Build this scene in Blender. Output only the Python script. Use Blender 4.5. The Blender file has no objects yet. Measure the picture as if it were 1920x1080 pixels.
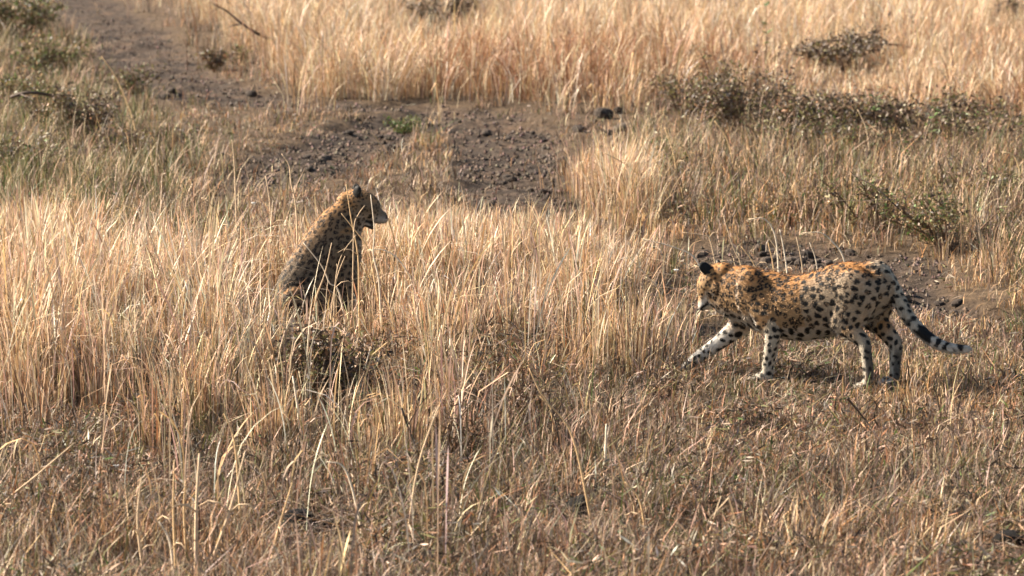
import bpy, math, random
import numpy as np
from mathutils import Vector, kdtree

rng = np.random.default_rng(11)
random.seed(11)
scn = bpy.context.scene
col = scn.collection

# ------------------------------------------------------------------ camera
F = 6670.0                      # focal length in photo pixels (1920 wide)
CAM = np.array([0.0, 0.0, 3.0])
PITCH = math.radians(7.0)
cd = bpy.data.cameras.new('camera')
cam = bpy.data.objects.new('camera', cd)
col.objects.link(cam)
cam.location = CAM
cam.rotation_euler = (math.radians(90) - PITCH, 0, 0)
cd.sensor_width = 36.0
cd.lens = 36.0 * F / 1920.0
cd.clip_start = 0.1
cd.clip_end = 3000
cd.dof.use_dof = True
cd.dof.focus_distance = 20.6
cd.dof.aperture_fstop = 4.8
scn.camera = cam

# ------------------------------------------------------------------ sky, sun
SUN_AZ = math.radians(-64)      # measured from +Y (view direction) towards +X
SUN_EL = math.radians(31)
world = bpy.data.worlds.new('World')
scn.world = world
world.use_nodes = True
nt = world.node_tree
sky = nt.nodes.new('ShaderNodeTexSky')
sky.sky_type = 'NISHITA'
sky.sun_disc = False
sky.sun_elevation = SUN_EL
sky.sun_rotation = SUN_AZ
bg = nt.nodes['Background']
bg.inputs['Strength'].default_value = 0.05
nt.links.new(sky.outputs[0], bg.inputs['Color'])
sd = bpy.data.lights.new('sun', 'SUN')
sd.energy = 5.0
sd.angle = math.radians(0.5)
sd.color = (1.0, 0.88, 0.73)
sun = bpy.data.objects.new('sun', sd)
col.objects.link(sun)
to_sun = Vector((math.sin(SUN_AZ) * math.cos(SUN_EL), math.cos(SUN_AZ) * math.cos(SUN_EL), math.sin(SUN_EL)))
sun.rotation_euler = to_sun.to_track_quat('Z', 'Y').to_euler()
scn.view_settings.view_transform = 'Standard'
scn.view_settings.look = 'None'
scn.view_settings.gamma = 1.0
scn.view_settings.exposure = 1.75
scn.view_settings.use_curve_mapping = False
scn.cycles.use_denoising = True
scn.cycles.max_bounces = 6
scn.cycles.diffuse_bounces = 1
scn.cycles.transmission_bounces = 4

# ------------------------------------------------------------------ geometry of the view
fwd = np.array([0, math.cos(PITCH), -math.sin(PITCH)])
upv = np.array([0, math.sin(PITCH), math.cos(PITCH)])
rgt = np.array([1.0, 0, 0])


def ray(px, py):
    px = np.asarray(px, float)
    py = np.asarray(py, float)
    return fwd + ((px - 960) / F)[..., None] * rgt - ((py - 540) / F)[..., None] * upv


def flat(px, py):
    d = ray(px, py)
    t = -CAM[2] / np.minimum(d[..., 2], -0.02)
    p = CAM + d * t[..., None]
    return p[..., 0], p[..., 1]


def proj(x, y, z):
    v = np.stack([x - CAM[0], y - CAM[1], z - CAM[2]], -1)
    d = v @ fwd
    return 960 + F * (v @ rgt) / d, 540 - F * (v @ upv) / d


def plane_hit(px, py, p0, n):
    """where the ray through a photo pixel meets the plane through p0 with normal n"""
    d = ray(px, py)
    t = np.dot(np.asarray(p0) - CAM, n) / np.dot(d, n)
    return Vector(CAM + d * t)


def seg_dist(x, y, pts):
    best = np.full(np.shape(x), 1e9)
    hw = np.zeros(np.shape(x))
    for (a, b) in zip(pts[:-1], pts[1:]):
        dx, dy = b[0] - a[0], b[1] - a[1]
        t = np.clip(((x - a[0]) * dx + (y - a[1]) * dy) / (dx * dx + dy * dy + 1e-9), 0, 1)
        d = np.hypot(x - a[0] - t * dx, y - a[1] - t * dy)
        w = a[2] + t * (b[2] - a[2])
        r = d / w
        m = r < best
        best = np.where(m, r, best)
    return best                      # distance in half widths


def world_line(pp):
    out = []
    for (px, py, w) in pp:
        x, y = flat(px, py)
        out.append((float(x), float(y), w))
    return out


TRACKS = [
    world_line([(2300, 620, .4), (1920, 582, .36), (1790, 572, .30), (1690, 535, .28), (1610, 490, .6), (1400, 480, .75), (1200, 470, .75), (1090, 445, .5),
                (1010, 405, .55), (960, 330, .52), (945, 250, .55), (880, 208, .55), (700, 198, .62), (500, 190, .7),
                (380, 176, .75), (290, 130, .75), (230, 70, .8), (150, 8, 1.0), (60, -50, 1.2)]),
    world_line([(760, 215, .5), (650, 262, .6), (560, 308, .6), (490, 345, .45)]),
]


def vnoise(x, y, s, seed=0):
    """smooth value noise, -1..1"""
    x = np.asarray(x, float) / s + seed * 17.31
    y = np.asarray(y, float) / s + seed * 9.77
    xi, yi = np.floor(x).astype(np.int64), np.floor(y).astype(np.int64)
    fx, fy = x - xi, y - yi
    fx = fx * fx * (3 - 2 * fx)
    fy = fy * fy * (3 - 2 * fy)

    def h(a, b):
        v = (a * 374761393 + b * 668265263 + seed * 1442695) & 0x7fffffff
        v = ((v ^ (v >> 13)) * 1274126177) & 0x7fffffff
        v = v ^ (v >> 16)
        return (v & 0xffff) / 32767.5 - 1
    return ((h(xi, yi) * (1 - fx) + h(xi + 1, yi) * fx) * (1 - fy) + (h(xi, yi + 1) * (1 - fx) + h(xi + 1, yi + 1) * fx) * fy)


def track_d(x, y):
    d = np.full(np.shape(x), 9.0)
    for t in TRACKS:
        d = np.minimum(d, seg_dist(x, y, t))
    return d + 0.28 * vnoise(x, y, .5, 5) + 0.15 * vnoise(x, y, .17, 6)


def sm(a, b, x):
    t = np.clip((x - a) / (b - a), 0, 1)
    return t * t * (3 - 2 * t)


def gz(x, y):
    x = np.asarray(x, float)
    y = np.asarray(y, float)
    near = 1 - sm(60, 140, np.hypot(x, y))
    z = .05 * vnoise(x, y, 3.7, 1) + .018 * vnoise(x, y, .9, 2) + .008 * vnoise(x, y, .31, 3)
    return z * near


def gz_full(x, y):
    d = track_d(x, y)
    m = 1 - sm(.75, 1.25, d)
    return gz(x, y) - .07 * m + m * (.05 * vnoise(x, y, .55, 12) + .04 * vnoise(x, y, .24, 8) + .02 * vnoise(x, y, .12, 9))


def ground(px, py):
    x, y = flat(px, py)
    return Vector((float(x), float(y), float(gz(x, y))))


def blob(px, py, cx, cy, sx, sy):
    return np.exp(-(((px - cx) / sx) ** 2 + ((py - cy) / sy) ** 2) ** 2)


# ------------------------------------------------------------------ helpers
def tag(o, label=None, cat=None, group=None, kind=None):
    if label:
        o['label'] = label
    if cat:
        o['category'] = cat
    if group:
        o['group'] = group
    if kind:
        o['kind'] = kind
    return o


def empty(name, loc, label, cat, group=None):
    o = bpy.data.objects.new(name, None)
    col.objects.link(o)
    o.location = loc
    o.empty_display_size = .1
    return tag(o, label, cat, group)


def tri_mesh(name, V, T, C=None, smooth=False):
    me = bpy.data.meshes.new(name)
    V = np.ascontiguousarray(V, np.float32)
    T = np.ascontiguousarray(T, np.int32)
    me.vertices.add(len(V))
    me.vertices.foreach_set('co', V.ravel())
    me.loops.add(T.size)
    me.loops.foreach_set('vertex_index', T.ravel())
    me.polygons.add(len(T))
    me.polygons.foreach_set('loop_start', np.arange(0, T.size, 3, dtype=np.int32))
    me.polygons.foreach_set('use_smooth', np.full(len(T), smooth))
    me.update(calc_edges=True)
    if C is not None:
        a = me.attributes.new('Col', 'FLOAT_COLOR', 'POINT')
        C4 = np.ones((len(V), 4), np.float32)
        C4[:, :3] = C
        a.data.foreach_set('color', C4.ravel())
    return me


def link(name, me, mat, parent=None, loc=None):
    o = bpy.data.objects.new(name, me)
    if mat is not None and len(me.materials) == 0:
        me.materials.append(mat)
    col.objects.link(o)
    if parent is not None:
        o.parent = parent
    if loc is not None:
        o.location = loc
    return o


def new_mat(name):
    m = bpy.data.materials.new(name)
    m.use_nodes = True
    return m, m.node_tree, m.node_tree.nodes['Principled BSDF']


def plant_mat(name, trans=.25, rough=.6, spec=.25, var=.25, scale=14):
    m, t, b = new_mat(name)
    at = t.nodes.new('ShaderNodeAttribute')
    at.attribute_name = 'Col'
    no = t.nodes.new('ShaderNodeTexNoise')
    no.inputs['Scale'].default_value = scale
    mr = t.nodes.new('ShaderNodeMapRange')
    mr.inputs[1].default_value = .3
    mr.inputs[2].default_value = .7
    mr.inputs[3].default_value = 1 - var
    mr.inputs[4].default_value = 1 + var
    geo = t.nodes.new('ShaderNodeNewGeometry')
    t.links.new(geo.outputs['Position'], no.inputs['Vector'])
    t.links.new(no.outputs[0], mr.inputs[0])
    mx = t.nodes.new('ShaderNodeVectorMath')
    mx.operation = 'SCALE'
    t.links.new(at.outputs['Color'], mx.inputs[0])
    t.links.new(mr.outputs[0], mx.inputs['Scale'])
    t.links.new(mx.outputs[0], b.inputs['Base Color'])
    b.inputs['Roughness'].default_value = rough
    b.inputs['Specular IOR Level'].default_value = spec
    tr = t.nodes.new('ShaderNodeBsdfTranslucent')
    t.links.new(mx.outputs[0], tr.inputs['Color'])
    ms = t.nodes.new('ShaderNodeMixShader')
    ms.inputs[0].default_value = trans
    t.links.new(b.outputs[0], ms.inputs[1])
    t.links.new(tr.outputs[0], ms.inputs[2])
    t.links.new(ms.outputs[0], t.nodes['Material Output'].inputs['Surface'])
    return m


def flat_mat(name, c, rough=.8, spec=.2, var=.35, scale=20, bump=0.0):
    m, t, b = new_mat(name)
    no = t.nodes.new('ShaderNodeTexNoise')
    no.inputs['Scale'].default_value = scale
    no.inputs['Detail'].default_value = 5
    tc = t.nodes.new('ShaderNodeTexCoord')
    t.links.new(tc.outputs['Object'], no.inputs['Vector'])
    cr = t.nodes.new('ShaderNodeValToRGB')
    cr.color_ramp.elements[0].position = .3
    cr.color_ramp.elements[1].position = .7
    cr.color_ramp.elements[0].color = [v * (1 - var) for v in c] + [1]
    cr.color_ramp.elements[1].color = [min(1, v * (1 + var)) for v in c] + [1]
    t.links.new(no.outputs[0], cr.inputs[0])
    t.links.new(cr.outputs[0], b.inputs['Base Color'])
    b.inputs['Roughness'].default_value = rough
    b.inputs['Specular IOR Level'].default_value = spec
    if bump:
        bp = t.nodes.new('ShaderNodeBump')
        bp.inputs['Strength'].default_value = bump
        bp.inputs['Distance'].default_value = .02
        t.links.new(no.outputs[0], bp.inputs['Height'])
        t.links.new(bp.outputs[0], b.inputs['Normal'])
    return m


M_GRASS = plant_mat('dry_grass', .16)
M_SHRUB = plant_mat('shrub_leaf', .2, .55, .3)
M_TWIG = flat_mat('dead_wood', (.085, .06, .045), scale=60)
M_TWIG_PALE = flat_mat('weathered_wood', (.2, .16, .125), scale=60)
M_STEM = flat_mat('brown_stem', (.16, .10, .06), scale=60)
M_STRAW = flat_mat('straw', (.74, .62, .46), scale=30, var=.2)
M_CLOD = flat_mat('dark_clod', (.062, .045, .033), scale=25, bump=.6)
M_STONE = flat_mat('stone', (.105, .078, .058), scale=25, bump=.6)
M_PUFF = flat_mat('white_petal', (.75, .72, .66), var=.1)

# ------------------------------------------------------------------ ground
def axis(dense_a, dense_b, step, far, grow=1.25):
    a = list(np.arange(dense_a, dense_b, step))
    s, v = step, dense_b
    hi = []
    while v < far:
        hi.append(v)
        s *= grow
        v += s
    s, v = step, dense_a - step
    lo = []
    while v > -far:
        lo.append(v)
        s *= grow
        v -= s
    return np.array(lo[::-1] + a + hi)


gx = axis(-6.5, 6.5, .1, 900)
ya = []
v = 13.0
while v < 75:
    ya.append(v)
    v += .1 * (v / 18) ** 1.2
s = .6
while v < 1200:
    ya.append(v)
    s *= 1.3
    v += s
lo = []
s, v = .15, 12.85
while v > -900:
    lo.append(v)
    s *= 1.35
    v -= s
gy = np.array(lo[::-1] + ya)
GX, GY = np.meshgrid(gx, gy)
GZ = gz_full(GX, GY)
V = np.stack([GX, GY, GZ], -1).reshape(-1, 3)
nx, ny = len(gx), len(gy)
I = (np.arange(ny - 1)[:, None] * nx + np.arange(nx - 1)[None, :]).ravel()
T = np.concatenate([np.stack([I, I + 1, I + nx + 1], -1), np.stack([I, I + nx + 1, I + nx], -1)])
bare = (1 - sm(.75, 1.2, track_d(GX, GY))).reshape(-1)
me = tri_mesh('ground', V, T, np.stack([bare, bare, bare], -1), True)
m, t, b = new_mat('savanna_soil')
at = t.nodes.new('ShaderNodeAttribute')
at.attribute_name = 'Col'
geo = t.nodes.new('ShaderNodeNewGeometry')


def nz(scale, detail=6, rough=.6):
    n = t.nodes.new('ShaderNodeTexNoise')
    n.inputs['Scale'].default_value = scale
    n.inputs['Detail'].default_value = detail
    n.inputs['Roughness'].default_value = rough
    t.links.new(geo.outputs['Position'], n.inputs['Vector'])
    return n


def ramp(n, cols):
    r = t.nodes.new('ShaderNodeValToRGB')
    els = r.color_ramp.elements
    els[0].position, els[0].color = cols[0][0], list(cols[0][1]) + [1]
    els[1].position, els[1].color = cols[-1][0], list(cols[-1][1]) + [1]
    for p, c in cols[1:-1]:
        e = els.new(p)
        e.color = list(c) + [1]
    t.links.new(n.outputs[0], r.inputs[0])
    return r


n1 = nz(9)
n2 = nz(2.2)
litter = ramp(n1, [(.3, (.05, .034, .022)), (.5, (.10, .068, .042)), (.7, (.19, .13, .078))])
earth = ramp(nz(13), [(.3, (.034, .025, .018)), (.5, (.075, .056, .043)), (.72, (.145, .11, .084))])
patch = t.nodes.new('ShaderNodeMix')
patch.data_type = 'RGBA'
patch.blend_type = 'MULTIPLY'
patch.inputs[0].default_value = 1.0
pr_ = ramp(n2, [(.35, (.55, .55, .56)), (.5, (.95, .93, .9)), (.65, (1.35, 1.2, 1.05))])
t.links.new(earth.outputs[0], patch.inputs[6])
t.links.new(pr_.outputs[0], patch.inputs[7])
mixc = t.nodes.new('ShaderNodeMix')
mixc.data_type = 'RGBA'
t.links.new(at.outputs['Fac'], mixc.inputs[0])
t.links.new(litter.outputs[0], mixc.inputs[6])
t.links.new(patch.outputs[2], mixc.inputs[7])
t.links.new(mixc.outputs[2], b.inputs['Base Color'])
b.inputs['Roughness'].default_value = .95
b.inputs['Specular IOR Level'].default_value = .1
bp = t.nodes.new('ShaderNodeBump')
bp.inputs['Strength'].default_value = .9
bp.inputs['Distance'].default_value = .05
t.links.new(nz(16, 8, .7).outputs[0], bp.inputs['Height'])
t.links.new(bp.outputs[0], b.inputs['Normal'])
tag(link('ground', me, m), 'bare brown earth under the grass with a worn dirt track', kind='structure')


# ------------------------------------------------------------------ leopards
def smooth_union(prims, voxel, it, name):
    """prims: list of (V,T) closed shells -> one continuous skin"""
    Vs, Ts, o = [], [], 0
    for v_, t_ in prims:
        Vs.append(v_)
        Ts.append(t_ + o)
        o += len(v_)
    me = tri_mesh(name, np.concatenate(Vs), np.concatenate(Ts))
    ob = bpy.data.objects.new(name, me)
    col.objects.link(ob)
    r = ob.modifiers.new('r', 'REMESH')
    r.mode = 'VOXEL'
    r.voxel_size = voxel
    r.adaptivity = 0
    r.use_smooth_shade = True
    s_ = ob.modifiers.new('s', 'SMOOTH')
    s_.factor = .5
    s_.iterations = it
    dg = bpy.context.evaluated_depsgraph_get()
    dg.update()
    out = bpy.data.meshes.new_from_object(ob.evaluated_get(dg))
    bpy.data.objects.remove(ob)
    bpy.data.meshes.remove(me)
    return out


def shell(rings, side, n=22):
    """rings (centre, half width along side, half height) -> closed lofted shell"""
    P = [np.array(r[0], float) for r in rings]
    K = len(P)
    side = np.array(side, float)
    V, T = [], []
    ang = np.linspace(0, 2 * np.pi, n, endpoint=False)
    for i in range(K):
        tg = P[min(i + 1, K - 1)] - P[max(i - 1, 0)]
        tg /= np.linalg.norm(tg) + 1e-9
        s_ = side - tg * np.dot(side, tg)
        if np.linalg.norm(s_) < .05:
            s_ = np.array([0, 0, 1.]) - tg * tg[2]
        s_ /= np.linalg.norm(s_)
        u_ = np.cross(tg, s_)
        V.append(P[i] + np.cos(ang)[:, None] * s_ * rings[i][1] + np.sin(ang)[:, None] * u_ * rings[i][2])
    V = np.concatenate(V + [P[0][None], P[-1][None]])
    for i in range(K - 1):
        for j in range(n):
            a, b_ = i * n + j, i * n + (j + 1) % n
            T += [(a, b_, b_ + n), (a, b_ + n, a + n)]
    c0, c1 = K * n, K * n + 1
    for j in range(n):
        T.append((c0, (j + 1) % n, j))
        T.append((c1, (K - 1) * n + j, (K - 1) * n + (j + 1) % n))
    return V, np.array(T)


def ellipsoid(c, ax, n=16, mrow=10):
    """ax: three axis vectors with lengths"""
    V, T = [], []
    for i in range(mrow + 1):
        th = math.pi * i / mrow
        for j in range(n):
            ph = 2 * math.pi * j / n
            V.append(np.array(c) + math.sin(th) * (math.cos(ph) * ax[0] + math.sin(ph) * ax[1]) + math.cos(th) * ax[2])
    for i in range(mrow):
        for j in range(n):
            a, b_ = i * n + j, i * n + (j + 1) % n
            T += [(a, a + n, b_ + n), (a, b_ + n, b_)]
    return np.array(V), np.array(T)


def catmull(P, n=5):
    P = [np.array(p, float) for p in P]
    Q = [2 * P[0] - P[1]] + P + [2 * P[-1] - P[-2]]
    out = []
    for i in range(1, len(Q) - 2):
        for k in range(n):
            t_ = k / n
            a, b_, c, d = Q[i - 1], Q[i], Q[i + 1], Q[i + 2]
            out.append(.5 * (2 * b_ + (c - a) * t_ + (2 * a - 5 * b_ + 4 * c - d) * t_ ** 2 + (3 * b_ - a - 3 * c + d) * t_ ** 3))
    out.append(P[-1])
    return out


class Cat:
    def __init__(self, side):
        self.side = np.array(side, float)
        self.prims = []
        self.segs = []          # (a, b, ra, rb, part) for tagging

    def tube(self, pts, part, side=None, sub=4):
        """pts (pos, half width, half height); the ends are rounded off"""
        arr = [np.concatenate([np.array(p, float), [w, h]]) for p, w, h in pts]
        c = catmull(arr, sub)
        rings = [(q[:3], max(q[3], .004), max(q[4], .004)) for q in c]
        d0 = rings[0][0] - rings[1][0]
        d0 = d0 / np.linalg.norm(d0)
        d1 = rings[-1][0] - rings[-2][0]
        d1 = d1 / np.linalg.norm(d1)

        def cap(r, d):
            o = []
            m_ = min(r[1], r[2])
            for f in (.45, .75, .95):
                k = math.sqrt(1 - f * f)
                o.append((r[0] + d * m_ * f, r[1] * k, r[2] * k))
            return o
        rings = cap(rings[0], d0)[::-1] + rings + cap(rings[-1], d1)
        self.prims.append(shell(rings, self.side if side is None else side))
        m_ = len(pts) - 1
        for i_, (a, b_) in enumerate(zip(pts[:-1], pts[1:])):
            self.segs.append((np.array(a[0]), np.array(b_[0]), (a[1] + a[2]) / 2, (b_[1] + b_[2]) / 2, part, i_ / m_, 1 / m_))

    def ell(self, c, ax, part):
        self.prims.append(ellipsoid(c, ax))
        r = sorted(np.linalg.norm(a) for a in ax)
        self.segs.append((np.array(c), np.array(c) + ax[0] * 1e-3, r[1], r[1], part, 1.0 if 'paw' in part else 0.0, 0.0))


def smoothstep(a, b_, x):
    return sm(a, b_, x)


COAT0 = dict(back=np.array([.39, .18, .055]), flank=np.array([.36, .22, .105]), white=np.array([.66, .61, .53]),
            pale=np.array([.43, .365, .27]), black=np.array([.010, .009, .008]), inner=np.array([.30, .165, .075]))


def head_parts(cat, c, hx, hy, hz, s, mouth):
    """c skull centre; hx forward, hy left, hz up (unit); s scale"""
    def P(x, y, z):
        return c + s * (hx * x + hy * y + hz * z)
    rings = [(-.088, .0, .062, .064), (-.055, .006, .080, .082), (-.01, .006, .090, .089), (.03, .0, .084, .083),
             (.058, -.010, .070, .071), (.084, -.026, .056, .052), (.108, -.036, .050, .042), (.128, -.041, .043, .036), (.140, -.043, .031, .028)]
    cat.tube([(P(x, 0, z), ry * s, rz * s) for x, z, ry, rz in rings], 'head', side=hy, sub=3)
    # brow ridge and bridge of the nose
    cat.tube([(P(.05, 0, .03), .03 * s, .02 * s), (P(.09, 0, .002), .022 * s, .014 * s), (P(.14, 0, -.016), .02 * s, .012 * s)], 'head', side=hy)
    for sg in (1, -1):
        cat.ell(P(-.025, sg * .052, -.040), (hx * .05 * s, hy * .036 * s, hz * .045 * s), 'head')
        cat.ell(P(.118, sg * .026, -.050), (hx * .036 * s, hy * .025 * s, hz * .026 * s), 'head')
        cat.ell(P(.052, sg * .040, .026), (hx * .022 * s, hy * .018 * s, hz * .014 * s), 'head')
        # ear: a rounded cupped leaf
        e = hy * sg * .45 + hz * .88
        e = e / np.linalg.norm(e)
        th_ = hx * .72 - hy * sg * .69
        th_ = th_ - e * np.dot(th_, e)
        th_ = th_ / np.linalg.norm(th_)
        w = np.cross(e, th_)
        w = w / np.linalg.norm(w)
        cat.ell(P(-.048, sg * .066, .077), (th_ * .015 * s, w * .033 * s, e * .042 * s), 'ear')
    if mouth:
        cat.tube([(P(-.01, 0, -.062), .04 * s, .026 * s), (P(.045, 0, -.086), .040 * s, .022 * s), (P(.086, 0, -.103), .033 * s, .017 * s)], 'jaw', side=hy)
    else:
        cat.tube([(P(-.01, 0, -.058), .045 * s, .03 * s), (P(.06, 0, -.066), .034 * s, .02 * s), (P(.118, 0, -.068), .027 * s, .014 * s)], 'jaw', side=hy)
    cat.head = (np.array(c), np.array(hx), np.array(hy), np.array(hz), s)


def paw(cat, p, d, side, part, s=1.0):
    up_ = np.array([0, 0, 1.0])
    d = np.array(d, float)
    d /= np.linalg.norm(d)
    side = np.array(side, float)
    cat.ell(p + d * .02 * s, (d * .058 * s, side * .044 * s, up_ * .032 * s), part)
    for k in (-1.5, -.5, .5, 1.5):
        cat.ell(p + d * (.066 - .006 * abs(k)) * s + side * k * .021 * s - up_ * .006 * s, (d * .022 * s, side * .0135 * s, up_ * .019 * s), part)


def finish_cat(cat, root, head_dir, tone, seed, mats):
    """skin, coat pattern and fur; returns nothing, parents everything to root"""
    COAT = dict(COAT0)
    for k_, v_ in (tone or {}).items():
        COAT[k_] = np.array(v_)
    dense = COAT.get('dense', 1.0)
    R = np.random.default_rng(seed)
    me = smooth_union(cat.prims, .0068, 5, 'leopard_body')
    n = len(me.vertices)
    P = np.empty(n * 3, np.float32)
    me.vertices.foreach_get('co', P)
    P = P.reshape(-1, 3).astype(float)
    N = np.empty(n * 3, np.float32)
    me.vertex_normals.foreach_get('vector', N)
    N = N.reshape(-1, 3).astype(float)
    # which piece of the animal each point belongs to, and the lie of the hair
    best = np.full(n, 1e9)
    part = np.zeros(n, int)
    tt = np.zeros(n)
    flow = np.zeros((n, 3))
    parts = sorted({s_[4] for s_ in cat.segs})
    for a, b_, ra, rb, p, t0_, dt_ in cat.segs:
        d = b_ - a
        L = np.dot(d, d) + 1e-12
        t_ = np.clip(((P - a) @ d) / L, 0, 1)
        dist = np.linalg.norm(P - a - t_[:, None] * d, axis=1) - (ra + t_ * (rb - ra))
        m_ = dist < best
        best[m_] = dist[m_]
        part[m_] = parts.index(p)
        tt[m_] = (t0_ + t_ * dt_)[m_]
        flow[m_] = d / math.sqrt(L)
    pn = np.array(parts)[part]
    is_ = lambda *k: np.isin(pn, k)
    hc, hx, hy, hz, hs = cat.head
    hl = np.stack([(P - hc) @ hx, (P - hc) @ hy, (P - hc) @ hz], -1) / hs
    upn = N[:, 2]
    # ---- ground colour
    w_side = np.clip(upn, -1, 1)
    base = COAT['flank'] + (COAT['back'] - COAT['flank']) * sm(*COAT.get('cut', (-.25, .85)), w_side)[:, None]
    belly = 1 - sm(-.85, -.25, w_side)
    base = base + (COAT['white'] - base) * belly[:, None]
    outer = np.abs(N @ cat.side)
    lat = (P - np.array(cat.origin)) @ cat.side
    legm = is_('foreleg', 'hindleg', 'paw', 'hindpaw')
    inside = sm(.15, .7, -(N @ cat.side) * np.sign(lat))
    inside = inside * np.where(is_('hindleg', 'hindpaw'), .3, 1.)
    legc = COAT['pale'] + (COAT['white'] - COAT['pale']) * np.clip(inside + .2 * sm(.3, .9, tt), 0, 1)[:, None]
    hq = is_('haunch') | (is_('torso') & (tt > .62))
    base = np.where(hq[:, None], base + (COAT['pale'] * .85 - base) * (.65 * (1 - sm(.3, .85, upn)) * np.where(is_('haunch'), 1., sm(.3, .8, tt)))[:, None], base)
    base = base + (legc - base) * (legm * sm(.08, .5, tt))[:, None]
    hindback = is_('hindleg') * sm(.3, .6, tt) * sm(-.1, .4, -(N @ np.array(head_dir)))
    front = sm(.25, .75, N @ np.array(head_dir))
    chestm = is_('neck', 'torso', 'shoulder') & (((P - hc) @ np.array(head_dir)) > -.36)
    base = np.where(chestm[:, None], base + (COAT['white'] - base) * (front * (1 - sm(-.1, .45, upn)))[:, None], base)
    thr = is_('neck') * (1 - sm(-.55, -.05, upn))
    base = base + (COAT['white'] - base) * thr[:, None]
    tail = is_('tail')
    base = np.where(tail[:, None], COAT['pale'] + (COAT['white'] - COAT['pale']) * np.clip((1 - sm(-.6, .0, upn)) + .3 * sm(.45, .8, tt), 0, 1)[:, None], base)
    tb_ = tail * (1 - sm(.02, .2, tt))
    base = base + (COAT['back'] - base) * tb_[:, None]
    hd = is_('head', 'jaw')
    hcol = COAT['flank'] * .95 + (COAT['back'] - COAT['flank']) * sm(.02, .07, hl[:, 2])[:, None] * .6
    hcol = hcol + (COAT['back'] - hcol) * (sm(.0, .6, -(N @ hx)) * .9)[:, None]
    hw = np.clip((1 - sm(-.050, -.012, hl[:, 2])) * sm(-.02, .05, hl[:, 0]) + (1 - sm(-.065, -.04, hl[:, 2])), 0, 1)
    hcol = hcol + (COAT['white'] - hcol) * hw[:, None]
    base = np.where(hd[:, None], hcol, base)
    ear = is_('ear')
    eb = sm(-.35, .05, -(N @ hx) + .6 * np.sign(hl[:, 1]) * (N @ hy))
    base = np.where(ear[:, None], COAT['pale'] * .8 + (COAT['black'] - COAT['pale'] * .8) * np.clip(eb + .25 * (hl[:, 2] > .085), 0, 1)[:, None], base)
    # ---- spots
    spacing = np.full(n, .037)
    spacing[is_('neck')] = .030
    spacing[legm] = .036
    spacing[legm & (tt > .55)] = .031
    spacing[is_('haunch')] = .035
    spacing[tail] = .033
    spacing[hd] = .021
    spacing[belly > .4] = .05
    spacing *= dense
    ros = is_('torso', 'haunch', 'shoulder') & (belly < .35)
    cand = R.permutation(n)[:9000]
    acc = np.empty((3000, 3))
    accs = np.empty(3000)
    idx = []
    k = 0
    for i in cand:
        if ear[i] or (hd[i] and (hl[i, 0] > .10 or hl[i, 2] < -.05)) or (tail[i] and tt[i] > .58):
            continue
        if k:
            d2 = np.einsum('ij,ij->i', acc[:k] - P[i], acc[:k] - P[i])
            if np.any(d2 < ((accs[:k] + spacing[i]) * .5) ** 2):
                continue
        acc[k] = P[i]
        accs[k] = spacing[i]
        idx.append(i)
        k += 1
        if k >= 2999:
            break
    kd = kdtree.KDTree(k)
    for j in range(k):
        kd.insert(acc[j], j)
    kd.balance()
    idx = np.array(idx)
    sn = N[idx]
    ta = np.cross(sn, np.array([.31, .22, .92]))
    ta /= np.linalg.norm(ta, axis=1)[:, None] + 1e-9
    tb = np.cross(sn, ta)
    ph = R.uniform(0, 6.28, k)
    gaps = R.integers(3, 6, k)
    sz = R.uniform(.85, 1.18, k)
    asp = R.uniform(.75, 1.25, k)
    is_hq = hq[idx] & (R.uniform(0, 1, k) < .7)
    dark = np.zeros(n)
    inn = np.zeros(n)
    for i in range(n):
        for co, j, d in kd.find_n(P[i], 3):
            S = accs[j] * sz[j]
            if d > S * .6:
                continue
            q = P[i] - acc[j]
            a, b_ = np.dot(q, ta[j]) * asp[j], np.dot(q, tb[j]) / asp[j]
            r = math.hypot(a, b_)
            an = math.atan2(b_, a)
            if ros[idx[j]]:
                ro = S * ((.51 if not is_hq[j] else .48) + .07 * math.sin(an * 3 + ph[j] * 2) + .04 * math.sin(an * 5 + ph[j]))
                ri = S * (.12 if not is_hq[j] else .0)
                v_ = (1 - sm(ro - .004, ro + .003, r)) * (sm(ri - .004, ri + .003, r) if ri > .001 else 1.)
                g = .5 + .5 * math.cos(an * gaps[j] + ph[j]) if not is_hq[j] else 1.
                v_ *= sm(.0, .13, g)
                inn[i] = max(inn[i], float(1 - sm(ro - .003, ro + .002, r)))
            else:
                ro = S * (.41 + .05 * math.sin(an * 2 + ph[j]))
                v_ = 1 - sm(ro - .003, ro + .003, r)
            dark[i] = max(dark[i], float(v_))
    base = base + (COAT['inner'] * 1.0 - base) * (inn * .55 * (upn > -.75))[:, None]
    # rings of the tail
    ring = sm(-.45, .1, np.sin(tt * 66 + 2.2 * np.sin(tt * 23)) + .5 * np.sin(P[:, 0] * 130 + P[:, 2] * 90)) * sm(.5, .6, tt) * (1 - sm(.97, .99, tt)) * sm(-.75, -.25, upn)
    dark = np.maximum(dark, tail * ring)
    dark = np.maximum(dark, hindback * .8)
    # face marks: eye line, lips, nose
    eye = np.exp(-(((hl[:, 0] - .066) / .014) ** 2 + ((np.abs(hl[:, 1]) - .042) / .02) ** 2 + ((hl[:, 2] - .012) / .011) ** 2))
    dark = np.maximum(dark, hd * np.clip(eye * 1.6, 0, 1))
    lip = hd * (hl[:, 0] > .03) * (hl[:, 0] < .16) * np.exp(-((hl[:, 2] + (.078 if cat.mouth else .064)) / .008) ** 2)
    dark = np.maximum(dark, np.clip(lip * 1.3, 0, 1))
    if cat.mouth:
        inm = hd * (hl[:, 0] > .02) * (hl[:, 0] < .15) * (hl[:, 2] < -.066) * (hl[:, 2] > -.115) * (np.abs(hl[:, 1]) < .034)
        dark = np.maximum(dark, inm * .85)
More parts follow.
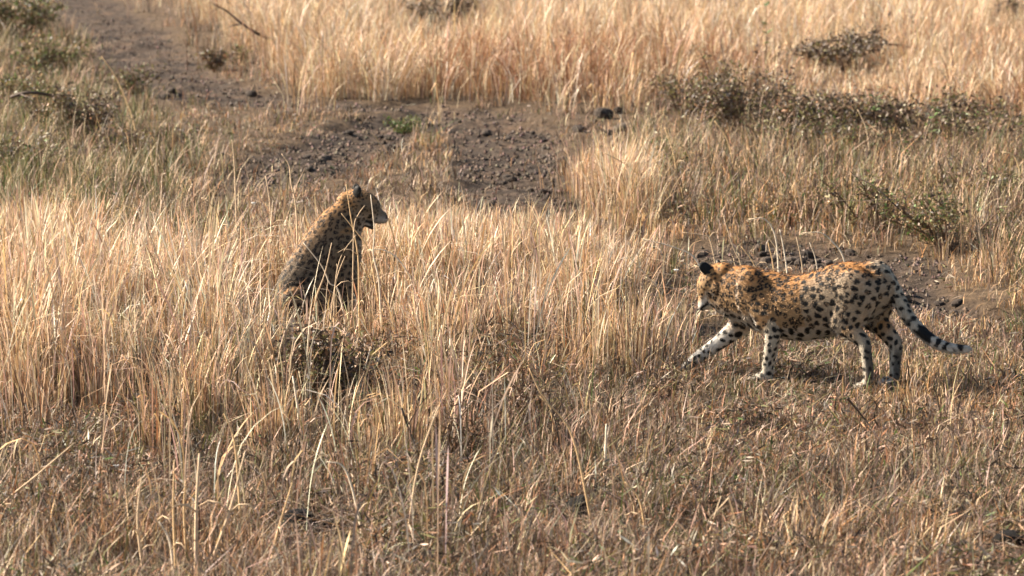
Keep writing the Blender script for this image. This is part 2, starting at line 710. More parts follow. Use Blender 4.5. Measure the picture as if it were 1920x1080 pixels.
    noseM = hd * sm(.146, .151, hl[:, 0]) * (hl[:, 2] > -.04)
    base = base + (np.array([.06, .03, .025]) - base) * noseM[:, None]
    C = base + (COAT['black'] - base) * np.clip(dark, 0, 1)[:, None]
    C *= (1 + .10 * R.standard_normal(n))[:, None].clip(.7, 1.3)
    C = C.clip(.006, .85)
    org = np.array(root.location)
    me.vertices.foreach_set('co', (P - org).astype(np.float32).ravel())
    at_ = me.attributes.new('Col', 'FLOAT_COLOR', 'POINT')
    C4 = np.ones((n, 4), np.float32)
    C4[:, :3] = C
    at_.data.foreach_set('color', C4.ravel())
    me.materials.clear()
    me.materials.append(mats)
    me.update()
    link('body', me, mats, root)
    # ---- fur
    nh = 70000
    hi = R.integers(0, n, nh)
    f = flow[hi] - N[hi] * np.einsum('ij,ij->i', flow[hi], N[hi])[:, None]
    f /= np.linalg.norm(f, axis=1)[:, None] + 1e-9
    f = f + .35 * R.standard_normal((nh, 3))
    ln = R.uniform(.008, .017, nh)
    ln = np.where(hd[hi] | ear[hi], ln * .55, ln)
    ln = np.where(belly[hi] > .4, ln * 1.5, ln)
    ln = np.where(legm[hi], ln * .75, ln)
    dirv = f * .9 + N[hi] * R.uniform(.22, .6, nh)[:, None]
    dirv /= np.linalg.norm(dirv, axis=1)[:, None]
    wd = np.cross(dirv, N[hi])
    wd /= np.linalg.norm(wd, axis=1)[:, None] + 1e-9
    rt = P[hi] + .003 * R.standard_normal((nh, 3)) - N[hi] * .002
    hwid = R.uniform(.0012, .0026, nh)[:, None]
    FV = np.stack([rt - wd * hwid, rt + wd * hwid, rt + dirv * ln[:, None]], 1).reshape(-1, 3) - org
    FC = np.repeat(C[hi], 3, axis=0)
    fm = tri_mesh('leopard_fur', FV, np.arange(nh * 3).reshape(-1, 3), FC)
    tag(link('fur', fm, mats, root), kind='stuff')
    # ---- eyes and nose
    for sg in (1, -1):
        ev, et = ellipsoid(np.zeros(3), (hx * .011, hy * .011, hz * .011), 12, 8)
        eo = tri_mesh('eye', ev + hc + hs * (hx * .066 + hy * sg * .043 + hz * .010) - org, et, None, True)
        link('eye', eo, M_EYE, root)
    nv, ntr = ellipsoid(np.zeros(3), (hx * .012, hy * .019, hz * .014), 12, 8)
    link('nose', tri_mesh('nose', nv + hc + hs * (hx * .150 + hz * -.028) - org, ntr, None, True), M_NOSE, root)


m, t, b = new_mat('spotted_fur')
at = t.nodes.new('ShaderNodeAttribute')
at.attribute_name = 'Col'
t.links.new(at.outputs['Color'], b.inputs['Base Color'])
b.inputs['Roughness'].default_value = .7
b.inputs['Specular IOR Level'].default_value = .25
M_FUR = m
M_EYE = flat_mat('amber_eye', (.30, .20, .05), rough=.1, spec=.6)
M_NOSE = flat_mat('nose_leather', (.05, .028, .024), rough=.45)

# --- the walking leopard: heading left and about 30 degrees away from the view
TH = math.radians(30)
hw = np.array([-math.cos(TH), math.sin(TH), 0])
lw = np.array([-math.sin(TH), -math.cos(TH), 0])        # its left, towards the viewer
ow = np.array(ground(1500, 720))


def J(px, py, lat=0.0):
    return np.array(plane_hit(px, py, ow + lw * lat, lw))


def gnd(p, dz=0.0):
    p = np.array(p, float)
    p[2] = float(gz(p[0], p[1])) + dz
    return p


c = Cat(lw)
c.mouth = False
c.origin = ow
c.tube([(J(1350, 541), .080, .125), (J(1370, 546), .102, .15), (J(1395, 552), .120, .162), (J(1420, 560), .132, .172), (J(1455, 570), .142, .182),
        (J(1495, 577), .145, .186), (J(1540, 570), .132, .192), (J(1585, 556), .130, .195), (J(1622, 547), .122, .17), (J(1646, 541), .09, .125)], 'torso')
c.tube([(J(1345, 533), .078, .088), (J(1358, 539), .088, .125), (J(1380, 545), .1, .14)], 'neck')
for sg in (1, -1):
    c.ell(J(1408, 552, .092 * sg), (hw * .10, lw * .055, np.array([0, 0, .15])), 'shoulder')
    c.ell(J(1400, 512, .055 * sg), (hw * .07, lw * .035, np.array([0, 0, .045])), 'shoulder')
    c.ell(J(1436, 596, .105 * sg), (hw * .075, lw * .05, np.array([0, 0, .085])), 'shoulder')
    c.ell(J(1604, 552, .082 * sg), (hw * .145, lw * .065, np.array([0, 0, .155])), 'haunch')
c.tube([(J(1412, 560, .10), .05, .085), (J(1436, 590, .115), .045, .075), (J(1449, 616, .115), .042, .055), (J(1447, 645, .11), .037, .042),
        (J(1441, 680, .10), .034, .036), (J(1438, 708, .10), .033, .034)], 'foreleg')
fp = gnd(J(1436, 716, .10), .03)
paw(c, fp, hw, lw, 'paw')
c.tube([(J(1395, 575, -.09), .05, .085), (J(1390, 603, -.10), .046, .07), (J(1368, 626, -.10), .043, .052), (J(1340, 648, -.10), .036, .040),
        (J(1306, 672, -.10), .033, .034), (J(1287, 688, -.10), .032, .03)], 'foreleg')
pp = J(1281, 693, -.10)
paw(c, pp, hw * .9 + np.array([0, 0, -.25]), lw, 'paw')
# hind legs
c.tube([(J(1612, 540, .07), .062, .13), (J(1594, 578, .082), .060, .125), (J(1576, 608, .09), .05, .08)], 'haunch')
c.tube([(J(1575, 605, .09), .048, .062), (J(1596, 620, .095), .044, .052), (J(1618, 640, .10), .035, .042), (J(1624, 662, .11), .030, .033),
        (J(1628, 694, .11), .029, .030), (J(1629, 718, .11), .030, .03)], 'hindleg')
paw(c, gnd(J(1627, 722, .11), .03), hw, lw, 'hindpaw', .95)
c.tube([(J(1638, 535, -.09), .062, .12), (J(1640, 575, -.11), .058, .11), (J(1640, 605, -.11), .05, .075)], 'haunch')
c.tube([(J(1642, 600, -.11), .046, .062), (J(1660, 620, -.105), .042, .052), (J(1678, 645, -.10), .036, .044), (J(1679, 668, -.10), .031, .035),
        (J(1678, 692, -.10), .030, .031), (J(1677, 708, -.10), .03, .03)], 'hindleg')
paw(c, gnd(J(1674, 712, -.10), .03), hw, lw, 'hindpaw', .95)
c.tube([(J(1622, 512), .055, .06), (J(1648, 505, -.01), .048, .05), (J(1668, 529, -.02), .043, .044), (J(1687, 566, -.03), .040, .041), (J(1708, 601, -.03), .037, .038),
        (J(1740, 633, -.03), .034, .034), (J(1775, 651, -.03), .030, .030), (J(1814, 655, -.03), .022, .022)], 'tail')
ya_, pi_ = math.radians(38), math.radians(-42)
hx = np.array([-math.cos(ya_) * math.cos(pi_), math.sin(ya_) * math.cos(pi_), math.sin(pi_)])
hy = np.array([-math.sin(ya_), -math.cos(ya_), 0])
hz = np.cross(hx, hy)
head_parts(c, J(1340, 532, .0), hx, hy, hz, 1.06, False)
root = empty('leopard', gnd(ow), 'spotted leopard walking with head lowered and tail trailing across short brown grass', 'leopard')
finish_cat(c, root, hw, None, 3, M_FUR)

# --- the sitting leopard: facing right, seen from its right side
TH2 = math.radians(8)
hs_ = np.array([math.cos(TH2), math.sin(TH2), 0])
ls_ = np.array([-math.sin(TH2), math.cos(TH2), 0])      # its left, away from the viewer
os_ = np.array(ground(600, 618))


def K_(px, py, lat=0.0):
    return np.array(plane_hit(px, py, os_ + ls_ * lat, ls_))


c = Cat(ls_)
c.mouth = True
c.origin = os_
c.tube([(K_(656, 404), .088, .115), (K_(641, 422), .11, .145), (K_(629, 448), .135, .178), (K_(616, 482), .15, .21), (K_(598, 520), .16, .225),
        (K_(576, 560), .16, .215), (K_(562, 592), .14, .14)], 'torso')
c.tube([(K_(666, 396), .08, .09), (K_(652, 406), .095, .115), (K_(632, 424), .10, .12)], 'neck')
for sg in (1, -1):
    c.ell(K_(642, 472, .095 * sg), (hs_ * .115, ls_ * .055, np.array([.03, 0, .15])), 'shoulder')
    c.ell(K_(570, 575, .12 * sg), (hs_ * .17, ls_ * .075, np.array([0, 0, .14])), 'haunch')
    c.tube([(K_(646, 495, .10 * sg), .048, .085), (K_(652, 535, .105 * sg), .044, .065), (K_(656, 570, .10 * sg), .036, .04), (K_(656, 602, .09 * sg), .033, .034)], 'foreleg')
    paw(c, gnd(K_(658, 612, .09 * sg), .03), hs_, ls_, 'paw')
    c.tube([(K_(600, 585, .14 * sg), .045, .07), (K_(615, 600, .15 * sg), .04, .04), (K_(590, 610, .14 * sg), .034, .03), (K_(612, 614, .14 * sg), .03, .028)], 'hindleg')
    paw(c, gnd(K_(622, 615, .14 * sg), .03), hs_, ls_, 'hindpaw')
tp = [gnd(K_(px, 612, la), .04) for px, la in ((548, 0), (520, .02), (495, -.08), (480, -.25), (500, -.42), (540, -.5))]
c.tube([(p, .036, .036) for p in tp], 'tail')
ya_, pi_ = math.radians(6), math.radians(-14)
hx = np.array([math.cos(ya_) * math.cos(pi_), math.sin(ya_) * math.cos(pi_), math.sin(pi_)])
hy = np.array([-math.sin(ya_), math.cos(ya_), 0])
hz = np.cross(hx, hy)
head_parts(c, K_(678, 386, 0), hx, hy, hz, 1.09, True)
root = empty('leopard', gnd(os_), 'spotted leopard sitting upright in tall dry grass with its mouth open', 'leopard')
finish_cat(c, root, hs_, dict(back=(.42, .21, .07), flank=(.15, .115, .075), white=(.30, .265, .22), pale=(.155, .125, .09), inner=(.10, .06, .034), dense=.80, cut=(.15, .8)), 5, M_FUR)  # sides darkened to stand in for shade, back kept orange as a lit rim


# ------------------------------------------------------------------ grasses
PAL = dict(
    gold=(.62, .395, .21), straw=(.71, .53, .335), red=(.38, .195, .10), pink=(.58, .39, .275), pale=(.78, .65, .49), brown=(.18, .118, .076),
    grey=(.28, .22, .162), dark=(.055, .039, .028), olive=(.185, .162, .062), green=(.115, .17, .048), orange=(.50, .275, .11))


def pick(names, probs, n):
    probs = np.array(probs, float)
    i = rng.choice(len(names), n, p=probs / probs.sum())
    return np.array([PAL[k] for k in names])[i]


def sample(n, dens, lo, hi, tuft, spread):
    """n roots in tufts; dens(px,py) in 0..1; spread in metres"""
    out = []
    need = max(1, n // tuft)
    while need > 0:
        k = max(need * 3, 2000)
        px = rng.uniform(lo[0], hi[0], k)
        py = rng.uniform(lo[1], hi[1], k)
        keep = rng.uniform(0, 1, k) < dens(px, py)
        px, py = px[keep][:need], py[keep][:need]
        x, y = flat(px, py)
        out.append(np.stack([x, y], -1))
        need -= len(px)
    cen = np.concatenate(out)
    cen = np.repeat(cen, tuft, axis=0)
    off = rng.standard_normal(cen.shape) * spread
    return cen, off


def blades(name, label, xy, h, az, lean, droop, w, colr, nseg, mat=M_GRASS, head=None, lie=None):
    n = len(xy)
    z = gz_full(xy[:, 0], xy[:, 1]) - .01
    root_ = np.stack([xy[:, 0], xy[:, 1], z], -1)
    dirh = np.stack([np.cos(az), np.sin(az), np.zeros(n)], -1)
    wa = az + np.pi / 2 + rng.uniform(-1.0, 1.0, n)
    wd = np.stack([np.cos(wa), np.sin(wa), np.zeros(n)], -1)
    ts = np.linspace(0, 1, nseg + 1)
    V = np.empty((n, nseg * 2 + 1, 3), np.float32)
    C = np.empty((n, nseg * 2 + 1, 3), np.float32)
    for k, t_ in enumerate(ts):
        hor = lean * (.35 * t_ + .65 * t_ ** 2.2) + droop * .75 * max(0, t_ - .45) ** 1.6 * 2
        ver = t_ - droop * max(0, t_ - .5) ** 2 * 2.2
        ver = ver * np.sqrt(np.clip(1 - .35 * lean ** 2, .15, 1))
        p = root_ + dirh * (h * hor)[:, None]
        p[:, 2] += h * ver
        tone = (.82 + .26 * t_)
        if k < nseg:
            ww = w * (1 - .45 * t_)
            if head is not None:
                ww = ww + head * (1.0 if .6 < t_ < .98 else 0.0)
            V[:, 2 * k] = p - wd * (ww / 2)[:, None]
            V[:, 2 * k + 1] = p + wd * (ww / 2)[:, None]
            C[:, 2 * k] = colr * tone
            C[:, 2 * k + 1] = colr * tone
        else:
            V[:, 2 * k] = p
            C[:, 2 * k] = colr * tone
    f = []
    for k in range(nseg - 1):
        a = 2 * k
        f += [(a, a + 1, a + 3), (a, a + 3, a + 2)]
    a = 2 * (nseg - 1)
    f.append((a, a + 1, a + 2))
    f = np.array(f)
    T = (np.arange(n)[:, None, None] * (nseg * 2 + 1) + f[None]).reshape(-1, 3)
    me = tri_mesh(name, V.reshape(-1, 3), T, C.reshape(-1, 3))
    return tag(link(name, me, mat), label, 'grass', kind='stuff')


WALK = [(J(px, 600)[0], J(px, 600)[1]) for px in (1340, 1400, 1460, 1520, 1580, 1640)]
SIT = [(os_[0] + hs_[0] * k, os_[1] + hs_[1] * k) for k in (-.2, -.05, .1, .2)]


def clear(xy, rw=.17, rs=.2):
    ok = np.ones(len(xy), bool)
    for x, y in WALK:
        ok &= np.hypot(xy[:, 0] - x, xy[:, 1] - y) > rw
    for x, y in SIT:
        ok &= np.hypot(xy[:, 0] - x, xy[:, 1] - y) > rs
    return ok


def off_track(xy, keep=.03):
    d = track_d(xy[:, 0], xy[:, 1])
    tuft = sm(.25, .5, vnoise(xy[:, 0], xy[:, 1], .7, 71)) * sm(.35, .8, d)
    return (d > 1.0) | (rng.uniform(0, 1, len(xy)) < keep + .4 * tuft)


def px_of(xy):
    return proj(xy[:, 0], xy[:, 1], np.zeros(len(xy)))


def low_spots(px, py):
    """flattened grass in front of the dark lumps"""
    return 1 - .75 * np.clip(blob(px, py, 585, 1020, 85, 42) + blob(px, py, 1087, 1000, 55, 36) + blob(px, py, 1895, 1085, 70, 40), 0, 1)


def jit(c, a=.16):
    n = len(c)
    return (c * (1 + a * rng.standard_normal((n, 1))) * (1 + .05 * rng.standard_normal((n, 3)))).clip(.01, .85)


# --- tall golden grass this side of the track
def dens_tall(px, py):
    d = 1.0 * blob(px, py, 180, 640, 430, 105) + 1.0 * blob(px, py, 930, 590, 330, 105) + .8 * blob(px, py, 600, 645, 140, 55)
    d += .45 * blob(px, py, 830, 480, 220, 60) + .02 * blob(px, py, 480, 900, 330, 140) + .12 * blob(px, py, 500, 800, 180, 50)
    d += 1.5 * blob(px, py, 1130, 395, 80, 60) + .35 * blob(px, py, 60, 500, 140, 60) + .0025
    d *= 1 - .75 * blob(px, py, 300, 500, 150, 60)
    d *= 1 - .999 * blob(px, py, 1560, 780, 400, 170)
    d *= 1 - .97 * blob(px, py, 1760, 600, 230, 110)
    d *= 1 - .95 * blob(px, py, 620, 775, 120, 85)
    d *= 1 - .92 * blob(px, py, 605, 665, 140, 75)
    d *= 1 - .8 * blob(px, py, 400, 500, 140, 70)
    d *= 1 - sm(1230, 1420, px) * sm(640, 690, py)
    d *= 1 - .97 * blob(px, py, 1480, 570, 340, 100)
    d *= 1 - .9 * blob(px, py, 960, 420, 110, 75)
    return d


def top_limit(px, py, xy, n):
    top_y = np.where(px < 520, 372., np.where(px < 720, 400., np.where(px < 1090, 402., 440.))) + rng.normal(0, 24, n)
    top_y = np.where(blob(px, py, 1130, 400, 110, 70) > .2, 265 + rng.normal(0, 25, n), top_y)
    ppm = F / np.hypot(xy[:, 1], 3)
    return np.maximum((py - top_y) / ppm, .10)


def dens_gap(px, py):
    x, y = flat(px, py)
    return dens_tall(px, py) * np.clip(.06 + 1.3 * sm(-.1, .55, vnoise(x, y, .42, 61) + (.8 * vnoise(x, y, 1.3, 62) + .1)), 0, 1)


for name_, lab_, cnt_, tuft_, spr_, h0, wlo, whi, ns in (
        ('tall_dry_grass', 'tall golden dry grass in tussocks around the sitting leopard and along the track', 52000, 36, .07, .38, .0045, .0095, 4),
        ('wispy_straw_grass', 'long bent straw stalks arching above the golden tussocks', 15000, 7, .12, .54, .004, .010, 7)):
    cen, off = sample(cnt_, dens_gap, (-350, 300), (2270, 1180), tuft_, spr_)
    xy = cen + off
    ok = clear(xy) & off_track(xy)
    cen, off, xy = cen[ok], off[ok], xy[ok]
    n = len(xy)
    px, py = px_of(xy)
    tid = np.unique(cen, axis=0, return_inverse=True)[1].ravel()
    R2 = np.random.default_rng(7)
    h = h0 * (1 + .22 * rng.standard_normal(n)).clip(.35, 1.6) * R2.uniform(.7, 1.35, tid.max() + 1)[tid]
    h *= 1 - .5 * blob(px, py, 605, 670, 165, 80)
    h *= 1 - .35 * blob(px, py, 1380, 620, 160, 140)
    h = np.minimum(h, top_limit(px, py, xy, n))
    az = np.arctan2(off[:, 1], off[:, 0]) + rng.normal(0, .7, n)
    wisp = ns == 7
    lean = np.abs(rng.normal(.16 if wisp else .13, .14, n))
    droop = np.where(rng.uniform(0, 1, n) < (.35 if wisp else .2), rng.uniform(.3, 1.0, n), rng.uniform(0, .15, n))
    if wisp:
        colr = pick(['straw', 'pale', 'pink', 'gold'], [.34, .16, .26, .24], n)
    else:
        colr = pick(['gold', 'straw', 'red', 'pink', 'pale', 'brown', 'olive', 'grey', 'dark'], [.22, .17, .07, .15, .07, .11, .06, .11, .04], n)
        tc = pick(['gold', 'straw', 'pink', 'red', 'olive', 'grey', 'brown'], [.28, .2, .2, .08, .08, .1, .06], tid.max() + 1)[tid]
        tm = rng.uniform(0, 1, n) < .45
        colr[tm] = tc[tm]
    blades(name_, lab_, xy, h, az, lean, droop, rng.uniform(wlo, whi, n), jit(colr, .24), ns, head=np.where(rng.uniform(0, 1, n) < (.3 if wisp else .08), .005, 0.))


# --- tall golden grass beyond the track
def dens_far(px, py):
    d = sm(-30, 50, px - (335 + 1.35 * np.maximum(py, 0))) * (1 - sm(-8, 6, py - np.where(px < 1270, 188, 165 + 30 * sm(1500, 1900, px))))
    d = d + .5 * blob(px, py, 1850, 190, 220, 60)
    d += .12 * sm(-200, 100, px - (335 + 1.35 * py))
    return d * (1 - .5 * blob(px, py, 1590, 115, 110, 30))


cen, off = sample(98000, dens_far, (-500, -48), (2420, 215), 18, .11)
xy = cen + off
ok = off_track(xy, .01)
off, xy = off[ok], xy[ok]
n = len(xy)
px, py = px_of(xy)
h = .70 * (1 + .25 * rng.standard_normal(n)).clip(.35, 1.5) * (1 + .28 * vnoise(xy[:, 0], xy[:, 1], 1.6, 31))
h *= 1 - .6 * blob(px, py, 1600, 165, 130, 30) - .78 * blob(px, py, 825, 85, 125, 42) - .5 * blob(px, py, 1900, 70, 60, 20)
h *= 1 - .45 * sm(1250, 1500, px) * sm(90, 150, py)
az = np.arctan2(off[:, 1], off[:, 0]) + rng.normal(0, .6, n)
lean = np.abs(rng.normal(.28, .2, n))
droop = np.where(rng.uniform(0, 1, n) < .4, rng.uniform(.3, 1.0, n), rng.uniform(0, .2, n))
nn = vnoise(xy[:, 0], xy[:, 1], 1.7, 33)
colr = pick(['gold', 'straw', 'pink', 'pale', 'red', 'brown'], [.34, .36, .08, .14, .05, .03], n)
tid = np.unique(cen[ok], axis=0, return_inverse=True)[1].ravel()
h *= np.random.default_rng(8).uniform(.6, 1.3, tid.max() + 1)[tid]
colr = colr * np.random.default_rng(9).uniform(.72, 1.2, tid.max() + 1)[tid][:, None]
redd = (rng.uniform(0, 1, n) < .5 * sm(60, 180, py) * sm(-.3, .6, nn))
colr[redd] = PAL['red']
blades('far_golden_grass', 'tall golden grass growing beyond the dirt track', xy, h, az, lean, droop,
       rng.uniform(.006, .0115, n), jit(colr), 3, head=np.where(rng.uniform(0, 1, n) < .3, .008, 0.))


# --- short mixed grass and dry stubble over everything
def dens_short(px, py):
    return np.clip(.7 + .3 * sm(500, 900, py), 0, 1) * np.where(py < 190, 1 - .8 * sm(-30, 50, px - (335 + 1.35 * np.maximum(py, 0))), 1)


cen, off = sample(205000, dens_short, (-350, 20), (2270, 1200), 16, .06)
xy = cen + off
ok = clear(xy, .1, .15) & off_track(xy, .02)
off, xy = off[ok], xy[ok]
n = len(xy)
px, py = px_of(xy)
hn = vnoise(xy[:, 0], xy[:, 1], .55, 41)
h = (.115 + .05 * hn + .05 * blob(px, py, 900, 760, 350, 110) + .03 * sm(800, 1000, py)) * (1 + .35 * rng.standard_normal(n)).clip(.35, 1.9)
h *= 1 - .15 * blob(px, py, 1540, 730, 300, 80)
h *= low_spots(px, py)
h *= 1 - .6 * blob(px, py, 1450, 545, 450, 75)
h *= 1 + 1.3 * blob(px, py, 1600, 360, 420, 90)
h *= 1 - .35 * blob(px, py, 600, 260, 300, 80)
h *= 1 - .5 * blob(px, py, 960, 430, 160, 60)
h *= 1 + .8 * sm(250, 100, py)
az = rng.uniform(0, 6.283, n)
lean = np.where(rng.uniform(0, 1, n) < .7, np.abs(rng.normal(.2, .2, n)), np.abs(rng.normal(.8, .4, n))).clip(0, 1.6)
droop = rng.uniform(0, .5, n)
colr = pick(['brown', 'grey', 'dark', 'red', 'pink', 'straw', 'olive', 'gold', 'pale'], [.22, .14, .18, .11, .15, .06, .09, .03, .02], n)
tid = np.unique(cen[ok], axis=0, return_inverse=True)[1].ravel()
tuftc = pick(['brown', 'grey', 'dark', 'red', 'pink', 'straw', 'olive'], [.22, .12, .24, .12, .14, .05, .11], tid.max() + 1)[tid]
tm = rng.uniform(0, 1, n) < .5
colr[tm] = tuftc[tm]
h *= np.random.default_rng(5).uniform(.55, 1.5, tid.max() + 1)[tid]
cl = vnoise(xy[:, 0], xy[:, 1], .8, 43)
gold = np.clip(.85 * blob(px, py, 1800, 520, 230, 80) + .5 * blob(px, py, 1130, 420, 150, 80) + .55 * blob(px, py, 1250, 480, 260, 60) + .5 * blob(px, py, 1800, 730, 200, 60)
               + .45 * blob(px, py, 200, 640, 420, 140) + .45 * blob(px, py, 930, 600, 330, 120) + .25 * sm(.1, .6, cl) + .6 * blob(px, py, 790, 255, 80, 40) + .3 * blob(px, py, 1550, 330, 450, 110) + .35 * blob(px, py, 420, 240, 200, 50), 0, 1)
g = rng.uniform(0, 1, n) < gold
colr[g] = pick(['gold', 'orange', 'straw', 'pink'], [.35, .35, .15, .15], int(g.sum()))
ol = np.clip(.55 * blob(px, py, 120, 320, 330, 130) + .3 * blob(px, py, 1600, 330, 420, 110) + .5 * blob(px, py, 330, 470, 220, 80) + .3 * sm(.1, .5, -cl) * (py > 650)
             + .6 * blob(px, py, 1500, 720, 230, 50) + .4 * blob(px, py, 1850, 720, 90, 60), 0, 1)
g = rng.uniform(0, 1, n) < ol * .5
colr[g] = pick(['olive', 'brown', 'grey', 'green'], [.45, .22, .15, .18], int(g.sum()))
dk = np.clip(.5 * blob(px, py, 120, 250, 330, 150) + .5 * blob(px, py, 1560, 275, 380, 60) + .3 * blob(px, py, 1650, 390, 350, 70) + .3 * blob(px, py, 330, 330, 200, 60), 0, 1) * sm(-.5, .4, vnoise(xy[:, 0], xy[:, 1], .9, 47))
g = rng.uniform(0, 1, n) < dk * 1.2
colr[g] = pick(['dark', 'brown', 'olive', 'green', 'red'], [.3, .27, .25, .08, .1], int(g.sum()))
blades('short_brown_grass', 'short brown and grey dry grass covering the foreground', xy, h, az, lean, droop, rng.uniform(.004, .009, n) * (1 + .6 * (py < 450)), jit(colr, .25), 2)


# --- olive and green grass at the left and right of the track
def dens_green(px, py):
    d = .7 * blob(px, py, 80, 330, 330, 150) + .40 * blob(px, py, 1560, 330, 430, 110) + .35 * blob(px, py, 330, 470, 200, 80) + .6 * blob(px, py, 1880, 430, 160, 80)
    d += .35 * blob(px, py, 780, 245, 60, 22) + .5 * blob(px, py, 1240, 300, 90, 60) + .006 + .8 * blob(px, py, 0, 120, 250, 130)
    d *= 1 - .9 * blob(px, py, 1550, 740, 330, 130)
    d *= 1 - .9 * blob(px, py, 1500, 560, 420, 90)
    d *= 1 - .9 * blob(px, py, 950, 430, 140, 70)
    return d


cen, off = sample(28000, dens_green, (-350, 10), (2270, 1100), 20, .06)
xy = cen + off
ok = clear(xy) & off_track(xy, .01)
off, xy = off[ok], xy[ok]
n = len(xy)
px, py = px_of(xy)
h = .29 * (1 + .25 * rng.standard_normal(n)).clip(.35, 1.6) * np.repeat(rng.uniform(.5, 1.45, n // 20 + 2), 20)[:n]
az = np.arctan2(off[:, 1], off[:, 0]) + rng.normal(0, .7, n)
lean = np.abs(rng.normal(.3, .2, n))
droop = np.where(rng.uniform(0, 1, n) < .35, rng.uniform(.3, .9, n), rng.uniform(0, .2, n))
tn = np.repeat(rng.uniform(0, 1, n // 20 + 2), 20)[:n]
tn = np.where(blob(px, py, 80, 250, 350, 170) > .3, tn * .5, tn)
colr = np.where((tn < .24)[:, None], pick(['olive', 'green', 'straw'], [.6, .25, .15], n), pick(['olive', 'grey', 'straw', 'brown', 'gold', 'pink', 'dark'], [.10, .12, .18, .22, .16, .14, .12], n))
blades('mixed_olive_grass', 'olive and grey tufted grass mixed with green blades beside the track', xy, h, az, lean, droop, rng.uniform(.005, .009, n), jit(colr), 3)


# --- fallen straw lying on the ground
def dens_lit(px, py):
    return np.clip(.45 + .4 * blob(px, py, 1600, 760, 500, 120) + .5 * sm(700, 1000, py), 0, 1)


cen, off = sample(36000, dens_lit, (-300, 200), (2220, 1200), 4, .15)
xy = cen + off
ok = clear(xy, .05, .1) & off_track(xy, .03)
xy = xy[ok]
n = len(xy)
colr = pick(['brown', 'grey', 'straw', 'pink', 'pale', 'dark', 'red'], [.28, .3, .12, .13, .02, .10, .05], n)
blades('fallen_straw', 'broken straw and dead stalks lying on the ground', xy, rng.uniform(.09, .26, n), rng.uniform(0, 6.283, n),
       rng.uniform(.9, 1.5, n), rng.uniform(.3, .9, n), rng.uniform(.0025, .0055, n), jit(colr, .2), 2)


# --- low dry forbs: small leaves and twiglets tangled close to the ground
def dens_forb(px, py):
    cl_ = vnoise(px, py, 90, 51)
    d = .12 + .95 * sm(-.05, .5, cl_) + .5 * blob(px, py, 1550, 330, 450, 110) + 1.2 * blob(px, py, 400, 510, 140, 70) + .6 * blob(px, py, 850, 720, 180, 50)
    d *= sm(640, 760, py) * .9 + .35
    d *= 1 - .6 * blob(px, py, 200, 650, 430, 110)
    return d * np.where(py < 190, 1 - .9 * sm(-30, 50, px - (335 + 1.35 * np.maximum(py, 0))), 1)


cen, off = sample(165000, dens_forb, (-300, 60), (2220, 1200), 30, .085)
xy = cen + off
ok = clear(xy, .1, .15) & off_track(xy, .02)
xy = xy[ok]
n = len(xy)
px, py = px_of(xy)
hmax = (.14 + .12 * vnoise(xy[:, 0], xy[:, 1], .45, 52) + .16 * blob(px, py, 400, 510, 140, 70) + .1 * blob(px, py, 850, 720, 180, 50)) * low_spots(px, py) * (1 - .55 * blob(px, py, 1540, 730, 300, 90)) * (1 - .5 * blob(px, py, 1500, 560, 520, 90))
z = gz_full(xy[:, 0], xy[:, 1]) + hmax * rng.uniform(0, 1, n) ** 1.5
ctr = np.stack([xy[:, 0], xy[:, 1], z], -1)
d1 = rng.standard_normal((n, 3))
d1 /= np.linalg.norm(d1, axis=1)[:, None]
d2 = np.cross(d1, rng.standard_normal((n, 3)))
d2 /= np.linalg.norm(d2, axis=1)[:, None]
ln = rng.uniform(.012, .05, n)[:, None]
wd = (rng.uniform(.06, .2, n)[:, None] * ln).clip(.0018, .005)
V = np.stack([ctr - d1 * ln, ctr + d2 * wd, ctr + d1 * ln, ctr - d2 * wd], 1).reshape(-1, 3)
T = (np.arange(n)[:, None, None] * 4 + np.array([[0, 1, 2], [0, 2, 3]])[None]).reshape(-1, 3)
colr = jit(pick(['brown', 'grey', 'dark', 'red', 'pink', 'olive', 'pale', 'green'], [.24, .18, .22, .1, .09, .11, .03, .03], n), .25)
cid = np.unique(cen[ok], axis=0, return_inverse=True)[1].ravel()
cc = pick(['brown', 'dark', 'red', 'olive', 'grey', 'green'], [.25, .28, .14, .18, .1, .05], cid.max() + 1)[cid]
m5 = rng.uniform(0, 1, n) < .5
colr[m5] = jit(cc[m5], .2)
tag(link('low_dry_forbs', tri_mesh('low_dry_forbs', V, T, np.repeat(colr, 4, axis=0)), M_GRASS), 'low tangle of small brown leaves and twiglets between the grass', 'ground cover', kind='stuff')


# ------------------------------------------------------------------ single plants, wood and stones
def tube_np(P, R_, k=4):
    P = np.array(P, float)
    R_ = np.array(R_, float)
    n_ = len(P)
    tg = np.gradient(P, axis=0)
    tg /= np.linalg.norm(tg, axis=1)[:, None] + 1e-9
    ref = np.where(np.abs(tg[:, 2:3]) > .9, np.array([[1., 0, 0]]), np.array([[0, 0, 1.]]))
    a = np.cross(tg, ref)
    a /= np.linalg.norm(a, axis=1)[:, None] + 1e-9
    b_ = np.cross(tg, a)
    an = np.linspace(0, 2 * np.pi, k, endpoint=False)
    V = (P[:, None] + (np.cos(an)[None, :, None] * a[:, None] + np.sin(an)[None, :, None] * b_[:, None]) * R_[:, None, None]).reshape(-1, 3)
    T = []
    for i in range(n_ - 1):
        for j in range(k):
            q, w_ = i * k + j, i * k + (j + 1) % k
            T += [(q, w_, w_ + k), (q, w_ + k, q + k)]
    V = np.concatenate([V, P[:1], P[-1:]])
    for j in range(k):
        T.append((n_ * k, (j + 1) % k, j))
        T.append((n_ * k + 1, (n_ - 1) * k + j, (n_ - 1) * k + (j + 1) % k))
    return V, np.array(T)


def joined(parts):
    V, T, o = [], [], 0
    for v_, t_ in parts:
        V.append(v_)
        T.append(t_ + o)
        o += len(v_)
    return np.concatenate(V), np.concatenate(T)


